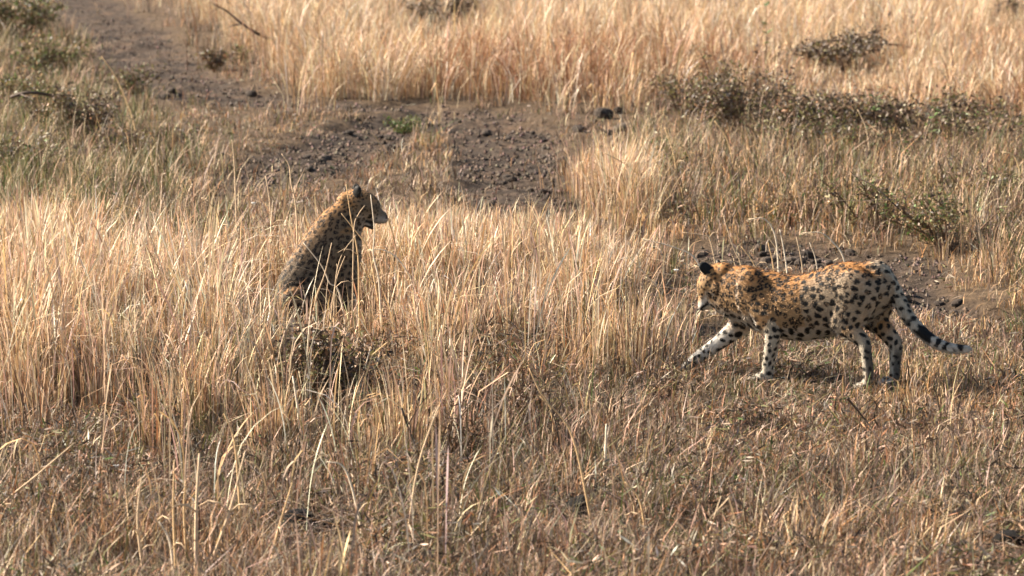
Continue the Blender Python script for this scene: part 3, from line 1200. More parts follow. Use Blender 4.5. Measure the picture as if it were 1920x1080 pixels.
def path3(pts, root_px, depth_wobble=.06):
    """photo points, tip first, of a plant rooted on the ground at root_px -> 3D points root first"""
    g = ground(*root_px)
    q = [np.array(g)]
    w_ = random.uniform(-1, 1) * depth_wobble
    L_ = len(pts)
    for i, (px, py) in enumerate(reversed(pts)):
        f_ = (i + 1) / L_
        q.append(np.array(plane_hit(px, py, (g.x, g.y + w_ * f_, g.z), np.array([0, 1., 0]))))
    if np.linalg.norm(q[0] - q[1]) < .03:
        q.pop(1)
    return catmull(q, 4), g


STRAWS = [M_STRAW, flat_mat('straw_tan', (.60, .44, .28), scale=30, var=.2), flat_mat('straw_gold', (.62, .42, .22), scale=30, var=.2)]
M_SEED = flat_mat('seed_head', (.60, .45, .29), scale=40, var=.3)


def grass_stem(pts, root_px, w, label, group, head=False):
    P, g = path3(pts, root_px)
    w *= 1.45
    P = [p - np.array(g) for p in P]
    n_ = len(P)
    r_ = empty('grass_stem', g, label, 'grass stem', group)
    P[0][2] -= .02
    rad = [w * (1 - .6 * i / (n_ - 1)) for i in range(n_)]
    sk_ = link('stalk', tri_mesh('stalk', *tube_np(P, rad, 4), None, True), random.choice(STRAWS), r_)
    # one or two dry leaf blades leaving the stalk
    for k_ in range(random.choice((1, 2))):
        i = random.randint(1, max(1, n_ // 2))
        a = random.uniform(0, 6.28)
        L_ = random.uniform(.08, .16)
        q = [P[i] + np.array([math.cos(a) * L_ * t_, math.sin(a) * L_ * t_, L_ * (1.1 * t_ - 1.0 * t_ * t_)]) for t_ in (0, .33, .66, 1)]
        link('leaf_blade', tri_mesh('leaf_blade', *tube_np(q, [w * .5, w * .6, w * .4, .0005], 3), None, True), STRAWS[1], sk_)
    if head:
        tip, prev = P[-1], P[-3]
        bits = []
        for t_ in np.linspace(0, 1, 14):
            p = prev + (tip - prev) * t_
            o = np.random.default_rng(int(t_ * 99)).standard_normal(3) * .006
            bits.append(ellipsoid(p + o, ((tip - prev) / np.linalg.norm(tip - prev) * .012, np.array([.003, 0, 0]), np.array([0, .003, .001])), 5, 3))
        link('seed_head', tri_mesh('seed_head', *joined(bits), None, True), M_SEED, sk_)
    return r_


S1 = ('tall pale dry grass stem rising in front of the sitting leopard', 'stems before the sitting leopard')
S2 = ('pale dry grass stem standing behind the back of the walking leopard', 'stems behind the walking leopard')
S3 = ('long pale stem standing among low brown forbs, clear of the golden grass', 'tall stems over the foreground forbs')
S4 = ('arching pale stem among the golden grass behind the tail of the sitting leopard', 'stems left of the sitting leopard')
S5 = ('pale straw stem arching over the olive grass beside the golden tuft', 'stems over the olive grass')
stems = [
    ([(649, 345), (658, 407), (671, 478), (673, 549)], (675, 655), .0042, S1, 0),
    ([(695, 365), (702, 433), (700, 478), (711, 531)], (716, 660), .0042, S1, 0),
    ([(640, 400), (660, 425), (689, 464), (700, 510)], (722, 650), .0040, S1, 0),
    ([(569, 455), (604, 500), (618, 531), (636, 549)], (655, 655), .0040, S1, 0),
    ([(690, 470), (715, 468), (740, 480), (762, 508), (778, 545)], (790, 650), .0040, S1, 1),
    ([(798, 538), (782, 584), (791, 629)], (796, 690), .0036, S1, 0),
    ([(622, 455), (609, 513), (591, 567)], (584, 655), .0040, S1, 0),
    ([(647, 480), (632, 520), (622, 580)], (618, 662), .0036, S1, 0),
    ([(668, 440), (640, 480), (628, 540)], (626, 668), .0030, S1, 0),
    ([(684, 385), (672, 402), (664, 425), (662, 500)], (660, 660), .0030, S1, 0),
    ([(672, 632), (655, 700)], (647, 752), .0042, S1, 0),
    ([(695, 650), (668, 752)], (662, 775), .0042, S1, 0),
    ([(587, 650), (588, 710)], (590, 775), .0040, S1, 0),
    ([(1205, 448), (1267, 465), (1307, 490)], (1332, 560), .0042, S2, 1),
    ([(1280, 436), (1318, 441), (1333, 455)], (1350, 545), .0036, S2, 0),
    ([(1355, 400), (1375, 465), (1389, 495)], (1398, 560), .0042, S2, 0),
    ([(1390, 462), (1416, 500)], (1432, 556), .0045, S2, 0),
    ([(1402, 413), (1432, 410), (1453, 441), (1460, 509)], (1463, 572), .0045, S2, 1),
    ([(1432, 434), (1456, 468), (1470, 509)], (1476, 570), .0045, S2, 0),
    ([(1462, 430), (1470, 470), (1476, 515)], (1478, 575), .0045, S2, 0),
    ([(1493, 444), (1504, 498)], (1508, 560), .0042, S2, 0),
    ([(1518, 455), (1530, 490)], (1538, 550), .0036, S2, 0),
    ([(1503, 438), (1537, 436), (1561, 454), (1582, 485)], (1596, 556), .0042, S2, 1),
    ([(1440, 455), (1450, 500)], (1454, 568), .0045, S2, 0),
    ([(1172, 473), (1223, 529), (1240, 560)], (1256, 650), .0040, S2, 0),
    ([(265, 895), (258, 980)], (271, 1085), .0048, S3, 0),
    ([(327, 862), (325, 960)], (331, 1085), .0042, S3, 0),
    ([(374, 850), (368, 960)], (368, 1085), .0068, S3, 0),
    ([(348, 900), (345, 960)], (351, 1060), .0042, S3, 0),
    ([(460, 845), (430, 960)], (388, 1070), .0048, S3, 0),
    ([(420, 775), (440, 830), (450, 955)], (455, 1010), .0045, S3, 0),
    ([(548, 905), (520, 1000)], (503, 1070), .0042, S3, 0),
    ([(612, 866), (640, 872), (657, 905), (675, 980)], (682, 1020), .0042, S3, 0),
    ([(822, 762), (785, 870), (765, 1000)], (760, 1040), .0048, S3, 0),
    ([(549, 705), (560, 780)], (563, 850), .0065, S3, 0),
    ([(298, 978), (318, 1015)], (327, 1085), .0042, S3, 0),
    ([(140, 830), (70, 890), (5, 945)], (-30, 1000), .0042, S3, 0),
    ([(1012, 743), (1055, 785), (1080, 840), (1105, 960)], (1112, 1000), .0042, S3, 0),
    ([(1172, 903), (1200, 940)], (1212, 1020), .0045, S3, 0),
    ([(1352, 930), (1330, 1000)], (1322, 1040), .0042, S3, 0),
    ([(1137, 795), (1135, 860)], (1133, 900), .0065, S3, 0),
    ([(992, 690), (1010, 730), (1032, 765)], (1040, 830), .0042, S3, 0),
    ([(380, 372), (402, 392), (412, 430)], (420, 590), .0045, S4, 1),
    ([(352, 474), (393, 479), (433, 500)], (470, 620), .0042, S4, 1),
    ([(528, 288), (542, 310), (546, 344), (556, 400)], (560, 575), .0048, S4, 0),
    ([(498, 330), (507, 393)], (512, 545), .0045, S4, 0),
    ([(435, 262), (440, 320)], (446, 500), .0045, S4, 0),
    ([(66, 560), (70, 640)], (71, 715), .0055, S4, 0),
    ([(190, 105), (220, 150), (250, 225)], (258, 285), .0075, S5, 0),
    ([(1200, 268), (1238, 318)], (1256, 400), .0060, S5, 0),
    ([(1246, 238), (1264, 292)], (1272, 372), .0058, S5, 0),
    ([(1132, 286), (1180, 313), (1225, 360)], (1246, 410), .0055, S5, 1),
    ([(1340, 226), (1366, 268)], (1380, 330), .0060, S5, 0),
    ([(1608, 205), (1625, 245)], (1634, 310), .0060, S5, 0),
    ([(1880, 285), (1905, 298)], (1925, 380), .0060, S5, 1),
]
OWN = {
    (649, 345): "long straight pale stem crossing the sitting leopard's ear and neck",
    (695, 365): "long pale stem crossing the sitting leopard's muzzle",
    (640, 400): "slanting pale stem crossing under the sitting leopard's cheek",
    (569, 455): "curved pale stem bending across the sitting leopard's back and ribs",
    (690, 470): "arching stem bowing its seed head towards the sitting leopard's chest",
    (684, 385): "thin bent stem crossing the sitting leopard's jaw",
    (798, 538): "short kinked stem standing in golden grass away from the sitting leopard's chest",
    (672, 632): "steep pale stem rising out of the dark bush below the sitting leopard",
    (695, 650): "slanting pale stem at the edge of the dark bush below the sitting leopard",
    (587, 650): "upright pale stem through the middle of the dark bush below the sitting leopard",
    (1205, 448): "long arching seeded stem curving down to the walking leopard's ears",
    (1402, 413): "hooked seeded stem curving above the walking leopard's shoulders",
    (1503, 438): "arching seeded stem curving above the walking leopard's hips",
    (1355, 400): "tallest straight stem behind the walking leopard's shoulder",
    (1172, 473): "pale stem slanting in golden grass ahead of the walking leopard's face",
    (374, 850): "thickest upright pale stem of a close row over dark forbs",
    (460, 845): "long stem slanting across the close row of foreground stems",
    (420, 775): "bent stem leaning over the close row of foreground stems",
    (549, 705): "thick pale upright stem beside the small olive bush under the sitting leopard",
    (612, 866): "hooked pale stem bending over the smaller black lump",
    (822, 762): "long stem slanting beside the low brown bush between the leopards",
    (1012, 743): "long bowed stem crossing a black lump in the forbs",
    (1137, 795): "short thick golden stem between the low brown bush and the long bowed stem",
    (140, 830): "long stem lying aslant over the low reddish brown bush",
    (548, 905): "slanting pale stem next to the big black lump",
    (380, 372): "arching seeded stem with the steepest bend in the golden grass",
    (352, 474): "low flat arching seeded stem behind the sitting leopard's back",
    (66, 560): "thick whitish upright stem in the golden grass",
    (528, 288): "tallest pale stem behind the sitting leopard's back",
    (190, 105): "tall lone slanting stem by the crooked dead limb and the track",
    (1132, 286): "arching seeded stem leaning over the golden tuft",
}
for pts, rp, w, (lab, grp), hd_ in stems:
    if pts[0] in OWN:
        lab = OWN[pts[0]]
    grass_stem(pts, rp, w, lab, grp, bool(hd_))


def shrub(px, py, width, height, leafc, n_br, n_leaf, label, name='shrub', cat='shrub', lean=0.0, leaf=.022, stem_mat=None, seed=1, group=None):
    R = np.random.default_rng(seed)
    g = ground(px, py)
    r_ = empty(name, g, label, cat, group)
    nodes = []
    for k_ in range(n_br):
        a = R.uniform(0, 6.283)
        out = width / 2 * math.sqrt(R.uniform(.02, 1))
        hh = height * (1 - .45 * (out / (width / 2)) ** 2) * R.uniform(.7, 1.05)
        tip = np.array([math.cos(a) * out + lean * hh, math.sin(a) * out, hh])
        base_ = np.array([math.cos(a) * out * .25, math.sin(a) * out * .25, -.02])
        P = [base_ + (tip - base_) * t_ + np.array([0, 0, height * .12 * math.sin(t_ * 3.14)]) + R.standard_normal(3) * .02 * (t_ > 0) for t_ in (0, .3, .6, 1)]
        P = catmull(P, 2)
        bits = [tube_np(P, np.linspace(.009, .003, len(P)) * (1 + height * .4), 4)]
        for q in range(6):
            i = R.integers(1, len(P) - 1)
            d = R.standard_normal(3) + np.array([math.cos(a), math.sin(a), .6])
            d /= np.linalg.norm(d)
            L_ = height * R.uniform(.18, .42)
            Q = [P[i], P[i] + d * L_ * .5 + R.standard_normal(3) * .01, P[i] + d * L_ + np.array([0, 0, .02])]
            bits.append(tube_np(Q, [.004, .003, .0015], 3))
            nodes += [Q[1], Q[2], Q[1] * .5 + Q[2] * .5]
        nodes += P[2:]
        link('branch', tri_mesh('branch', *joined(bits)), stem_mat or M_STEM, r_)
    nodes = np.array(nodes)
    n_leaf = int(n_leaf * .7)
    c_ = nodes[R.integers(0, len(nodes), n_leaf)] + R.standard_normal((n_leaf, 3)) * np.array([.045, .045, .03]) * (.6 + width * .5)
    c_[:, 2] = np.abs(c_[:, 2])
    d1 = R.standard_normal((n_leaf, 3))
    d1 /= np.linalg.norm(d1, axis=1)[:, None]
    d2 = np.cross(d1, R.standard_normal((n_leaf, 3)))
    d2 /= np.linalg.norm(d2, axis=1)[:, None]
    ln = R.uniform(.5, 1.2, n_leaf)[:, None] * leaf
    wd = ln * R.uniform(.22, .5, n_leaf)[:, None]
    V = np.stack([c_ - d1 * ln, c_ + d2 * wd, c_ + d1 * ln, c_ - d2 * wd], 1).reshape(-1, 3)
    T = (np.arange(n_leaf)[:, None, None] * 4 + np.array([[0, 1, 2], [0, 2, 3]])[None]).reshape(-1, 3)
    names, pr = leafc
    C = np.array([PAL[k_] for k_ in names])[R.choice(len(names), n_leaf, p=np.array(pr) / sum(pr))] * (1 + .25 * R.standard_normal((n_leaf, 1))).clip(.5, 1.6)
    link('foliage', tri_mesh('foliage', V, T, np.repeat(C.clip(.01, .8), 4, axis=0)), M_SHRUB, r_)
    return r_


DK = (['dark', 'brown', 'olive', 'grey', 'red'], [.30, .36, .2, .1, .04])
GR = (['grey', 'dark', 'brown', 'olive'], [.2, .35, .3, .15])
OLV = (['olive', 'green', 'brown', 'dark', 'gold'], [.42, .15, .2, .15, .08])
shrub(615, 765, .56, .44, (['dark', 'brown', 'olive', 'red'], [.42, .3, .18, .1]), 17, 6000, 'dark brown twiggy bush low in front of the sitting leopard', seed=1)
shrub(545, 742, .26, .36, OLV, 6, 800, 'small olive leafy bush beside the dark bush below the sitting leopard', seed=2)
shrub(1590, 138, 1.5, .58, GR, 16, 4800, 'grey rounded bush under a dead arching limb in the far golden grass', seed=3, leaf=.035)
shrub(1390, 236, 1.5, .6, DK, 18, 6000, 'dark brown bush with upright twigs at the end of the bare track', seed=4, leaf=.03)
shrub(1335, 205, .9, .62, OLV, 8, 700, 'sparse olive twiggy bush rising at the edge of the far golden grass', seed=5, leaf=.03)
shrub(1545, 252, 1.3, .5, DK, 15, 4800, 'low dark brown bush between the two other dark bushes above the olive grass', seed=6, leaf=.03)
shrub(1730, 250, 1.7, .5, DK, 18, 6000, 'broad low dark bush with green shoots in front', seed=7, leaf=.03)
shrub(1790, 470, 1.05, .46, OLV, 13, 2600, 'olive bush with brown slanting stems beside the dirt behind the tail', seed=8, lean=-.25, leaf=.022)
shrub(1640, 440, .7, .50, OLV, 9, 900, 'open bush of thin slanting brown stems behind the walking leopard', seed=9, lean=-.5)
shrub(820, 44, 1.8, .55, GR, 16, 4000, 'grey bush far back in the middle of the golden grass', seed=10, leaf=.04)
shrub(1905, 50, .9, .5, GR, 8, 1200, 'dark grey bush at the far edge of the golden grass', seed=12, leaf=.04)
shrub(150, 262, 1.0, .52, DK, 13, 4000, 'dark brown bush with a crooked dead limb in olive grass', seed=13, leaf=.028)
shrub(60, 215, 1.0, .55, OLV, 9, 1500, 'olive bush beside the crooked dead limb near the track', seed=14, leaf=.03)
shrub(30, 70, 1.8, .8, OLV, 14, 4500, 'dark green bush at the far end of the track', seed=15, leaf=.04)
shrub(410, 130, .7, .35, DK, 7, 900, 'small dark bush on the grassy bank at the bend of the track', seed=16, leaf=.035)
shrub(445, 118, .5, .25, OLV, 5, 500, 'small olive bush on the bank by the dead branch', seed=17, leaf=.035)
shrub(330, 262, .55, .18, DK, 6, 900, 'low dark bush in the olive grass short of the track', seed=18, leaf=.025)
shrub(1175, 405, .38, .28, DK, 6, 700, 'small dark bush at the foot of the golden tuft', seed=19, leaf=.02)
shrub(1250, 330, .55, .36, OLV, 7, 900, 'green tufted bush between the golden tuft and the dark bushes', seed=20, leaf=.025)
shrub(300, 520, .7, .26, OLV, 8, 1100, 'olive bush in the tall grass behind the tail of the sitting leopard', seed=21)
shrub(180, 960, .6, .20, (['brown', 'dark', 'red', 'grey'], [.3, .3, .25, .15]), 9, 1500, 'low reddish brown bush in the foreground grass', seed=22, leaf=.016)
shrub(880, 790, .5, .24, (['brown', 'dark', 'olive', 'grey'], [.35, .2, .25, .2]), 8, 1200, 'low brown bush between the two leopards', seed=23, leaf=.016)
shrub(1420, 830, .7, .15, DK, 8, 1200, 'low dark bush on the short grass below the walking leopard', seed=24, leaf=.016)
shrub(1840, 1000, .5, .16, DK, 7, 1000, 'low dark bush in the foreground next to a black lump', seed=25, leaf=.016)


def weed(px, py, top, leafc, n_leaf, label, seed, bend=0, leaf=.03, stem_w=.004):
    R = np.random.default_rng(seed)
    g = ground(px, py)
    tip = plane_hit(px + bend, top, g, np.array([0, 1., 0])) - g
    r_ = empty('weed', g, label, 'weed')
    tip = np.array(tip)
    P = catmull([np.array([0, 0, -.02]), tip * .5 + np.array([.01, .02, 0]), tip], 4)
    st_ = link('stem', tri_mesh('stem', *tube_np(P, np.linspace(stem_w, stem_w * .4, len(P)), 4), None, True), M_STEM, r_)
    for k_ in range(n_leaf):
        p = P[R.integers(len(P) // 2, len(P))]
        a = R.uniform(0, 6.28)
        d = np.array([math.cos(a), math.sin(a), R.uniform(-.2, .9)])
        s_ = np.array([-math.sin(a), math.cos(a), 0])
        L_ = leaf * R.uniform(.7, 1.3)
        V = np.array([p, p + d * L_ * .5 + s_ * L_ * .32, p + d * L_ * .5 - s_ * L_ * .32 + np.array([0, 0, .004]), p + d * L_ + np.array([0, 0, -.01]), p + d * L_ * .5 + np.array([0, 0, .006])])
        T = np.array([[0, 1, 4], [0, 4, 2], [1, 3, 4], [4, 3, 2]])
        C = np.tile(np.array(PAL[leafc]) * R.uniform(.7, 1.2), (5, 1))
        link('leaf', tri_mesh('leaf', V, T, C), M_SHRUB, st_)


shrub(230, 300, .9, .3, DK, 9, 2000, 'low spreading dark bush between the crooked limb bush and the tall grass', seed=31, leaf=.025)
shrub(95, 140, 1.3, .5, OLV, 11, 2600, 'rounded olive bush between the far dark green bush and the crooked limb', seed=32, leaf=.035)
shrub(480, 90, .8, .3, (['red', 'brown', 'gold'], [.3, .4, .3]), 8, 1200, 'rusty low bush on the bank under the leaning dead branch', seed=33, leaf=.035)
shrub(150, 440, 1.0, .3, OLV, 10, 1900, 'wide olive bush at the back edge of the tall golden grass', seed=34, leaf=.022)
shrub(1480, 420, .8, .26, (['brown', 'grey', 'olive', 'gold'], [.3, .3, .2, .2]), 9, 1500, 'low brown bush in front of the weathered grey stick', seed=35, leaf=.022)
shrub(760, 240, .5, .16, (['green', 'olive'], [.6, .4]), 6, 700, 'small bright green bush on the strip between the two bare ruts', seed=36, leaf=.025)
THK = (['olive', 'brown', 'dark', 'grey', 'green'], [.3, .28, .2, .14, .08])
shrub(1290, 215, 1.1, .5, THK, 14, 1100, 'loose twiggy scrub between the bare track end and the dark bush with upright twigs', seed=51, leaf=.03)
shrub(1460, 275, 1.5, .4, THK, 15, 1700, 'loose olive scrub below the dark bushes', seed=52, leaf=.028)
shrub(1630, 290, 1.4, .38, THK, 15, 1600, 'loose brown scrub below the broad dark bush', seed=53, leaf=.028)
shrub(1850, 270, 1.5, .5, THK, 15, 1700, 'loose twiggy scrub past the leaning green weed', seed=54, leaf=.03)
shrub(1850, 400, 1.0, .42, THK, 13, 1500, 'dense green-brown scrub behind the olive bush with slanting stems', seed=55, leaf=.024)
shrub(40, 330, 1.2, .42, THK, 14, 1800, 'wide olive scrub in front of the crooked limb', seed=56, leaf=.028)
shrub(250, 180, .9, .4, THK, 11, 1000, 'loose scrub at the foot of the tall lone slanting stem', seed=57, leaf=.03)
TW = (['brown', 'red', 'dark', 'olive'], [.4, .25, .2, .15])
shrub(860, 880, .22, .40, TW, 9, 260, 'tall upright brown twiggy plant between the low brown bush and the slanting stem', name='dry_plant', cat='plant', seed=41, leaf=.014)
shrub(1000, 800, .26, .32, TW, 9, 420, 'upright brown twiggy plant at the near edge of the golden grass between the leopards', name='dry_plant', cat='plant', seed=42, leaf=.014)
shrub(735, 830, .25, .26, TW, 8, 380, 'brown twiggy plant next to the dark bush below the sitting leopard', name='dry_plant', cat='plant', seed=43, leaf=.014)
shrub(300, 850, .35, .24, TW, 9, 500, 'brown twiggy plant where the golden grass gives way to forbs', name='dry_plant', cat='plant', seed=44, leaf=.014)
shrub(1730, 830, .4, .17, TW, 9, 420, 'low brown twiggy plant on the short grass under the tail', name='dry_plant', cat='plant', seed=45, leaf=.014)
shrub(1240, 760, .3, .22, TW, 8, 420, "brown twiggy plant ahead of the walking leopard's outstretched paw", name='dry_plant', cat='plant', seed=46, leaf=.014)
weed(1436, 150, 12, 'green', 14, 'tall weed with green leaves at its tip in the far golden grass', 1, leaf=.09, stem_w=.008)
weed(1420, 190, 88, 'brown', 10, 'thin brown leafy weed behind the dark bush with upright twigs', 2, leaf=.07, stem_w=.008)
weed(1462, 190, 92, 'brown', 9, 'short brown weed rising over the dark bush with upright twigs', 3, leaf=.06, stem_w=.008)
weed(1668, 112, 30, 'brown', 12, 'dry brown weed standing behind the dead arching limb', 4, leaf=.08, stem_w=.010)
weed(1710, 116, 32, 'brown', 16, 'taller dry weed with clustered leaves over the end of the dead limb', 5, leaf=.09, stem_w=.010)
weed(1641, 268, 185, 'green', 12, 'upright dark green weed in front of the broad dark bush', 6, leaf=.08, stem_w=.007)
weed(1738, 300, 190, 'green', 18, 'leafy green weed leaning at the right end of the dark bushes', 7, bend=16, leaf=.08, stem_w=.007)
weed(1700, 330, 268, 'green', 12, 'short bright green weed in front of the leaning green weed', 8, leaf=.06, stem_w=.006)
weed(903, 690, 598, 'dark', 16, 'dark dry seed stalk standing in the golden grass between the leopards', 9, leaf=.03, stem_w=.004)
weed(18, 1010, 960, 'green', 12, 'small bright green weed in the foreground grass', 10, leaf=.035)
weed(1160, 1040, 1000, 'green', 10, 'tiny dark green weed low in the foreground forbs', 11, leaf=.03)
weed(1250, 970, 915, 'olive', 10, 'small olive weed among the pale foreground stems', 12, leaf=.03)
weed(1742, 690, 665, 'green', 9, 'tiny green weed just under the tail of the walking leopard', 13, leaf=.03)


def limb(pts, root_py, w, mat, label, name='dead_branch', twigs=4, seed=1, cat='branch'):
    """a dead branch: photo points along it, lying over the ground row root_py"""
    R = np.random.default_rng(seed)
    g = ground(pts[0][0], root_py)
    P = [np.array(plane_hit(px, py, (g.x, g.y, g.z), np.array([0, 1., 0]))) - np.array(g) for px, py in pts]
    for i, p in enumerate(P):
        p[1] += .12 * math.sin(i * 1.7 + seed)
    P = catmull(P, 4)
    r_ = empty(name, g, label, cat)
    n_ = len(P)
    rad = np.array([w * (1 - .7 * i / (n_ - 1)) * R.uniform(.85, 1.15) for i in range(n_)])
    lo_ = link('limb', tri_mesh('limb', *tube_np(P, rad, 6), None, True), mat, r_)
    for k_ in range(twigs):
        i = R.integers(2, n_ - 1)
        d = P[min(i + 1, n_ - 1)] - P[i - 1]
        d = d / np.linalg.norm(d) + R.standard_normal(3) * .5
        d[2] = abs(d[2]) * R.choice((1, -.4))
        L_ = R.uniform(.12, .3)
        Q = [P[i], P[i] + d * L_ * .5, P[i] + d * L_ + R.standard_normal(3) * .02]
        link('twig', tri_mesh('twig', *tube_np(Q, [rad[i] * .5, rad[i] * .35, .002], 4)), mat, lo_)


limb([(1490, 98), (1540, 78), (1600, 76), (1660, 82), (1700, 88), (1728, 95), (1748, 108)], 128, .022, M_TWIG, 'dead arching limb lying over the grey bush in far grass', seed=1)
limb([(522, 78), (490, 66), (455, 44), (425, 22), (400, 8)], 112, .03, M_TWIG, 'dark dead branch leaning on the golden grass by the track bend', seed=2)
limb([(20, 182), (60, 172), (110, 184), (130, 204), (175, 228)], 262, .022, M_TWIG, 'crooked dark dead limb over the olive grass near the track', seed=3)
limb([(1530, 192), (1500, 184), (1465, 180), (1420, 186)], 238, .016, M_TWIG, 'short dark dead branch caught in the dark bush with upright twigs', seed=4)
limb([(1492, 334), (1465, 326), (1430, 320), (1395, 322)], 350, .013, M_TWIG_PALE, 'weathered grey stick lying across the olive grass', seed=5, twigs=2)
limb([(1588, 745), (1620, 786), (1652, 826)], 832, .007, M_TWIG, 'thin dark twig slanting out of the short grass under the walking leopard', seed=6, twigs=2)
limb([(752, 770), (775, 835), (805, 885)], 905, .006, M_TWIG, 'thin dark twig slanting through the forbs between the leopards', seed=7, twigs=2)
limb([(1195, 478), (1220, 478)], 492, .008, M_STRAW, 'short pale stick lying at the edge of the far rut', seed=8, twigs=1)
limb([(1740, 430), (1690, 395), (1640, 350), (1600, 330)], 470, .008, M_TWIG, 'long thin brown stem slanting out of the olive bush', seed=9, twigs=4)


# --- stones and clods: four shapes shared by all
def rock_mesh(seed):
    R = np.random.default_rng(seed)
    v_, t_ = ellipsoid(np.zeros(3), (np.array([1., 0, 0]), np.array([0, 1., 0]), np.array([0, 0, 1.])), 10, 7)
    out = []
    ks = R.standard_normal((5, 3)) * 1.6
    phs = R.uniform(0, 6, 5)
    for p in v_:
        f_ = 1 + .12 * sum(math.sin(np.dot(p, ks[i]) * 1.5 + phs[i]) for i in range(5)) / 1.5
        q = p * f_
        out.append(np.sign(q) * np.abs(q) ** .85)
    return tri_mesh('rock', np.array(out), t_, None, False)


RM = [rock_mesh(i) for i in range(5)]
for i, r0 in enumerate(RM):
    r0.materials.append(M_CLOD if i % 2 == 0 else M_STONE)


RM.append(rock_mesh(9))
RM[5].materials.append(flat_mat('black_lump', (.014, .011, .009), scale=30, bump=1.0))


def rock(px, py, wpx, hpx, label, group=None, name='stone', cat='stone', k_=None, sink=.25):
    g = ground(px, py)
    z = float(gz_full(g.x, g.y))
    ppm = F / math.hypot(g.y, 3)
    o = bpy.data.objects.new(name, RM[random.randrange(5) if k_ is None else k_])
    col.objects.link(o)
    sx, sz = wpx / 2 / ppm, hpx / 2 / ppm
    o.scale = (sx, sx * random.uniform(.7, 1.1), sz)
    o.rotation_euler = (random.uniform(-.25, .25), random.uniform(-.25, .25), random.uniform(0, 6.28))
    o.location = (g.x, g.y, z + sz * (1 - 2 * sink))
    tag(o, label, cat, group)


rock(1133, 222, 44, 24, 'large dark stone at the far end of the bare track patch', k_=0)
rock(1160, 212, 22, 16, 'small dark stone behind the large stone of the track', k_=2)
rock(1168, 238, 40, 20, 'flat grey stone beside the golden tuft edge of the track', k_=1)
rock(1085, 240, 30, 18, 'dark stone at the corner of the bare track patch', k_=4)
rock(1072, 420, 34, 20, 'dark stone on the near corner of the bare track patch', k_=0)
rock(1045, 498, 26, 34, 'dark upright stump of stone in the golden grass', k_=2)
rock(1140, 248, 20, 14, 'little stone under the flat grey stone of the track', k_=3)
rock(413, 290, 26, 14, 'lone dark clod in the low grass by the second rut', k_=0)
rock(562, 990, 62, 44, 'black lump half hidden in foreground forbs below the dark bush', k_=5, name='clod', cat='clod', sink=.12)
rock(618, 990, 44, 34, 'smaller black lump next to the big one in the foreground forbs', k_=5, name='clod', cat='clod')
rock(1087, 978, 62, 58, 'black lump crossed by a long pale stem', k_=5, name='clod', cat='clod')
rock(1895, 1055, 70, 56, 'black lump beside the low dark foreground bush', k_=5, name='clod', cat='clod')
for px, py, w_, h_ in ((1697, 538, 18, 12), (1710, 534, 14, 10), (1762, 540, 22, 9), (1795, 548, 24, 14), (1788, 562, 14, 9), (1802, 588, 14, 9), (1840, 590, 16, 10), (1870, 600, 18, 10), (1900, 594, 16, 10), (1735, 575, 14, 8)):
    rock(px, py, w_, h_, 'dark little stone lying on the dirt behind the tail of the walking leopard', 'stones on the dirt behind the tail')
for (ax, ay), (bx, by), cnt_, where in (((900, 225), (1050, 390), 34, 'the bare patch beside the golden tuft'), ((520, 220), (760, 320), 26, 'the rut behind the sitting leopard'),
                                        ((1100, 450), (1620, 502), 70, 'the dirt strip behind the walking leopard'), ((300, 150), (640, 205), 12, 'the track bend by the far golden grass')):
    k2 = 0
    while k2 < cnt_:
        px, py = random.uniform(ax, bx), random.uniform(ay, by)
        x, y = flat(px, py)
        if float(track_d(np.array(x), np.array(y))) > .95:
            continue
        w_ = random.choice((1, 1, 1.6)) * random.uniform(8, 18) * (.6 + py / 700)
        rock(px, py, w_, w_ * random.uniform(.45, .8), 'small brown earth clod on ' + where, 'clods on ' + where, name='clod', cat='clod', sink=.4)
        k2 += 1

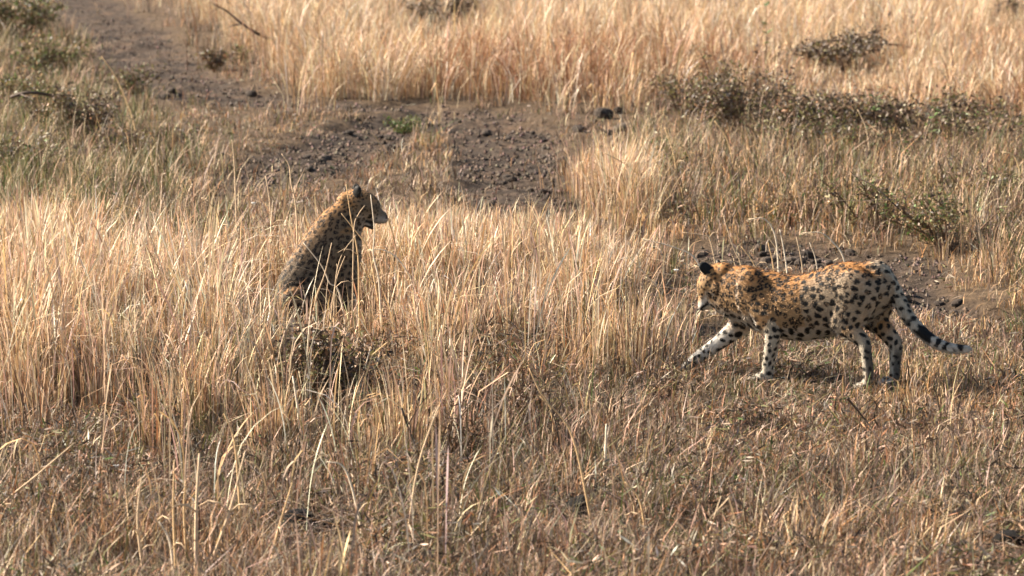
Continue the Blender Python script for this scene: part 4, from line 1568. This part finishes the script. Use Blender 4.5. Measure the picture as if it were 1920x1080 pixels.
# crumbs of earth too small to count
P_ = np.stack(flat(rng.uniform(-100, 2100, 60000), rng.uniform(-30, 640, 60000)), -1)
P_ = P_[track_d(P_[:, 0], P_[:, 1]) < 1.0][:9000]
n = len(P_)
zz = gz_full(P_[:, 0], P_[:, 1])
sz = rng.uniform(.005, .02, n) * (1 + (P_[:, 1] > 33) * .4)
oct_ = np.array([[1, 0, 0], [-1, 0, 0], [0, 1, 0], [0, -1, 0], [0, 0, 1], [0, 0, -1.]])
of = np.array([[0, 2, 4], [2, 1, 4], [1, 3, 4], [3, 0, 4], [2, 0, 5], [1, 2, 5], [3, 1, 5], [0, 3, 5]])
V = (np.stack([P_[:, 0], P_[:, 1], zz + sz * .3], -1)[:, None] + oct_[None] * sz[:, None, None] * rng.uniform(.6, 1.3, (n, 6, 1))).reshape(-1, 3)
T = (np.arange(n)[:, None, None] * 6 + of[None]).reshape(-1, 3)
cc_ = np.array([.115, .085, .066]) * rng.uniform(.35, 2.1, (n, 1)) * (1 + .06 * rng.standard_normal((n, 3)))
tag(link('earth_crumbs', tri_mesh('earth_crumbs', V, T, np.repeat(cc_.clip(.01, .5), 6, axis=0)), plant_mat('earth_crumb', 0.0, .9, .1)), 'fine crumbs of earth strewn along the dirt track', 'gravel', kind='stuff')


# --- white seed puffs
for px, py, top in ((28, 580, 530), (475, 440, 382), (1268, 560, 508), (345, 800, 765), (218, 900, 876), (135, 1060, 1046)):
    g = ground(px, py)
    tip = np.array(plane_hit(px, top, g, np.array([0, 1., 0])) - g)
    r_ = empty('white_flower', g, {28: 'white seed puff low in the far part of the tall golden grass', 475: 'white seed puff among the olive tufts behind the sitting leopard',
                                   1268: 'white seed puff just in front of the walking leopard\'s face', 345: 'white seed puff at the near edge of the golden grass',
                                   218: 'white seed puff over the low reddish brown bush', 135: 'white seed puff in the dark forbs of the foreground'}[px], 'flower')
    link('stem', tri_mesh('stem', *tube_np([np.array([0, 0, -.02]), tip * .5 + np.array([.01, 0, 0]), tip], [.002, .002, .0015], 4)), M_STEM, r_)
    bits = []
    for k_ in range(9):
        a = k_ * 2.4
        d = np.array([math.cos(a) * .9, math.sin(a) * .9, .5])
        bits.append(ellipsoid(tip + d * .008, (d * .012, np.array([-math.sin(a), math.cos(a), 0]) * .006, np.array([0, 0, .006])), 6, 4))
    link('petal_ring', tri_mesh('petal_ring', *joined(bits), None, True), M_PUFF, r_)
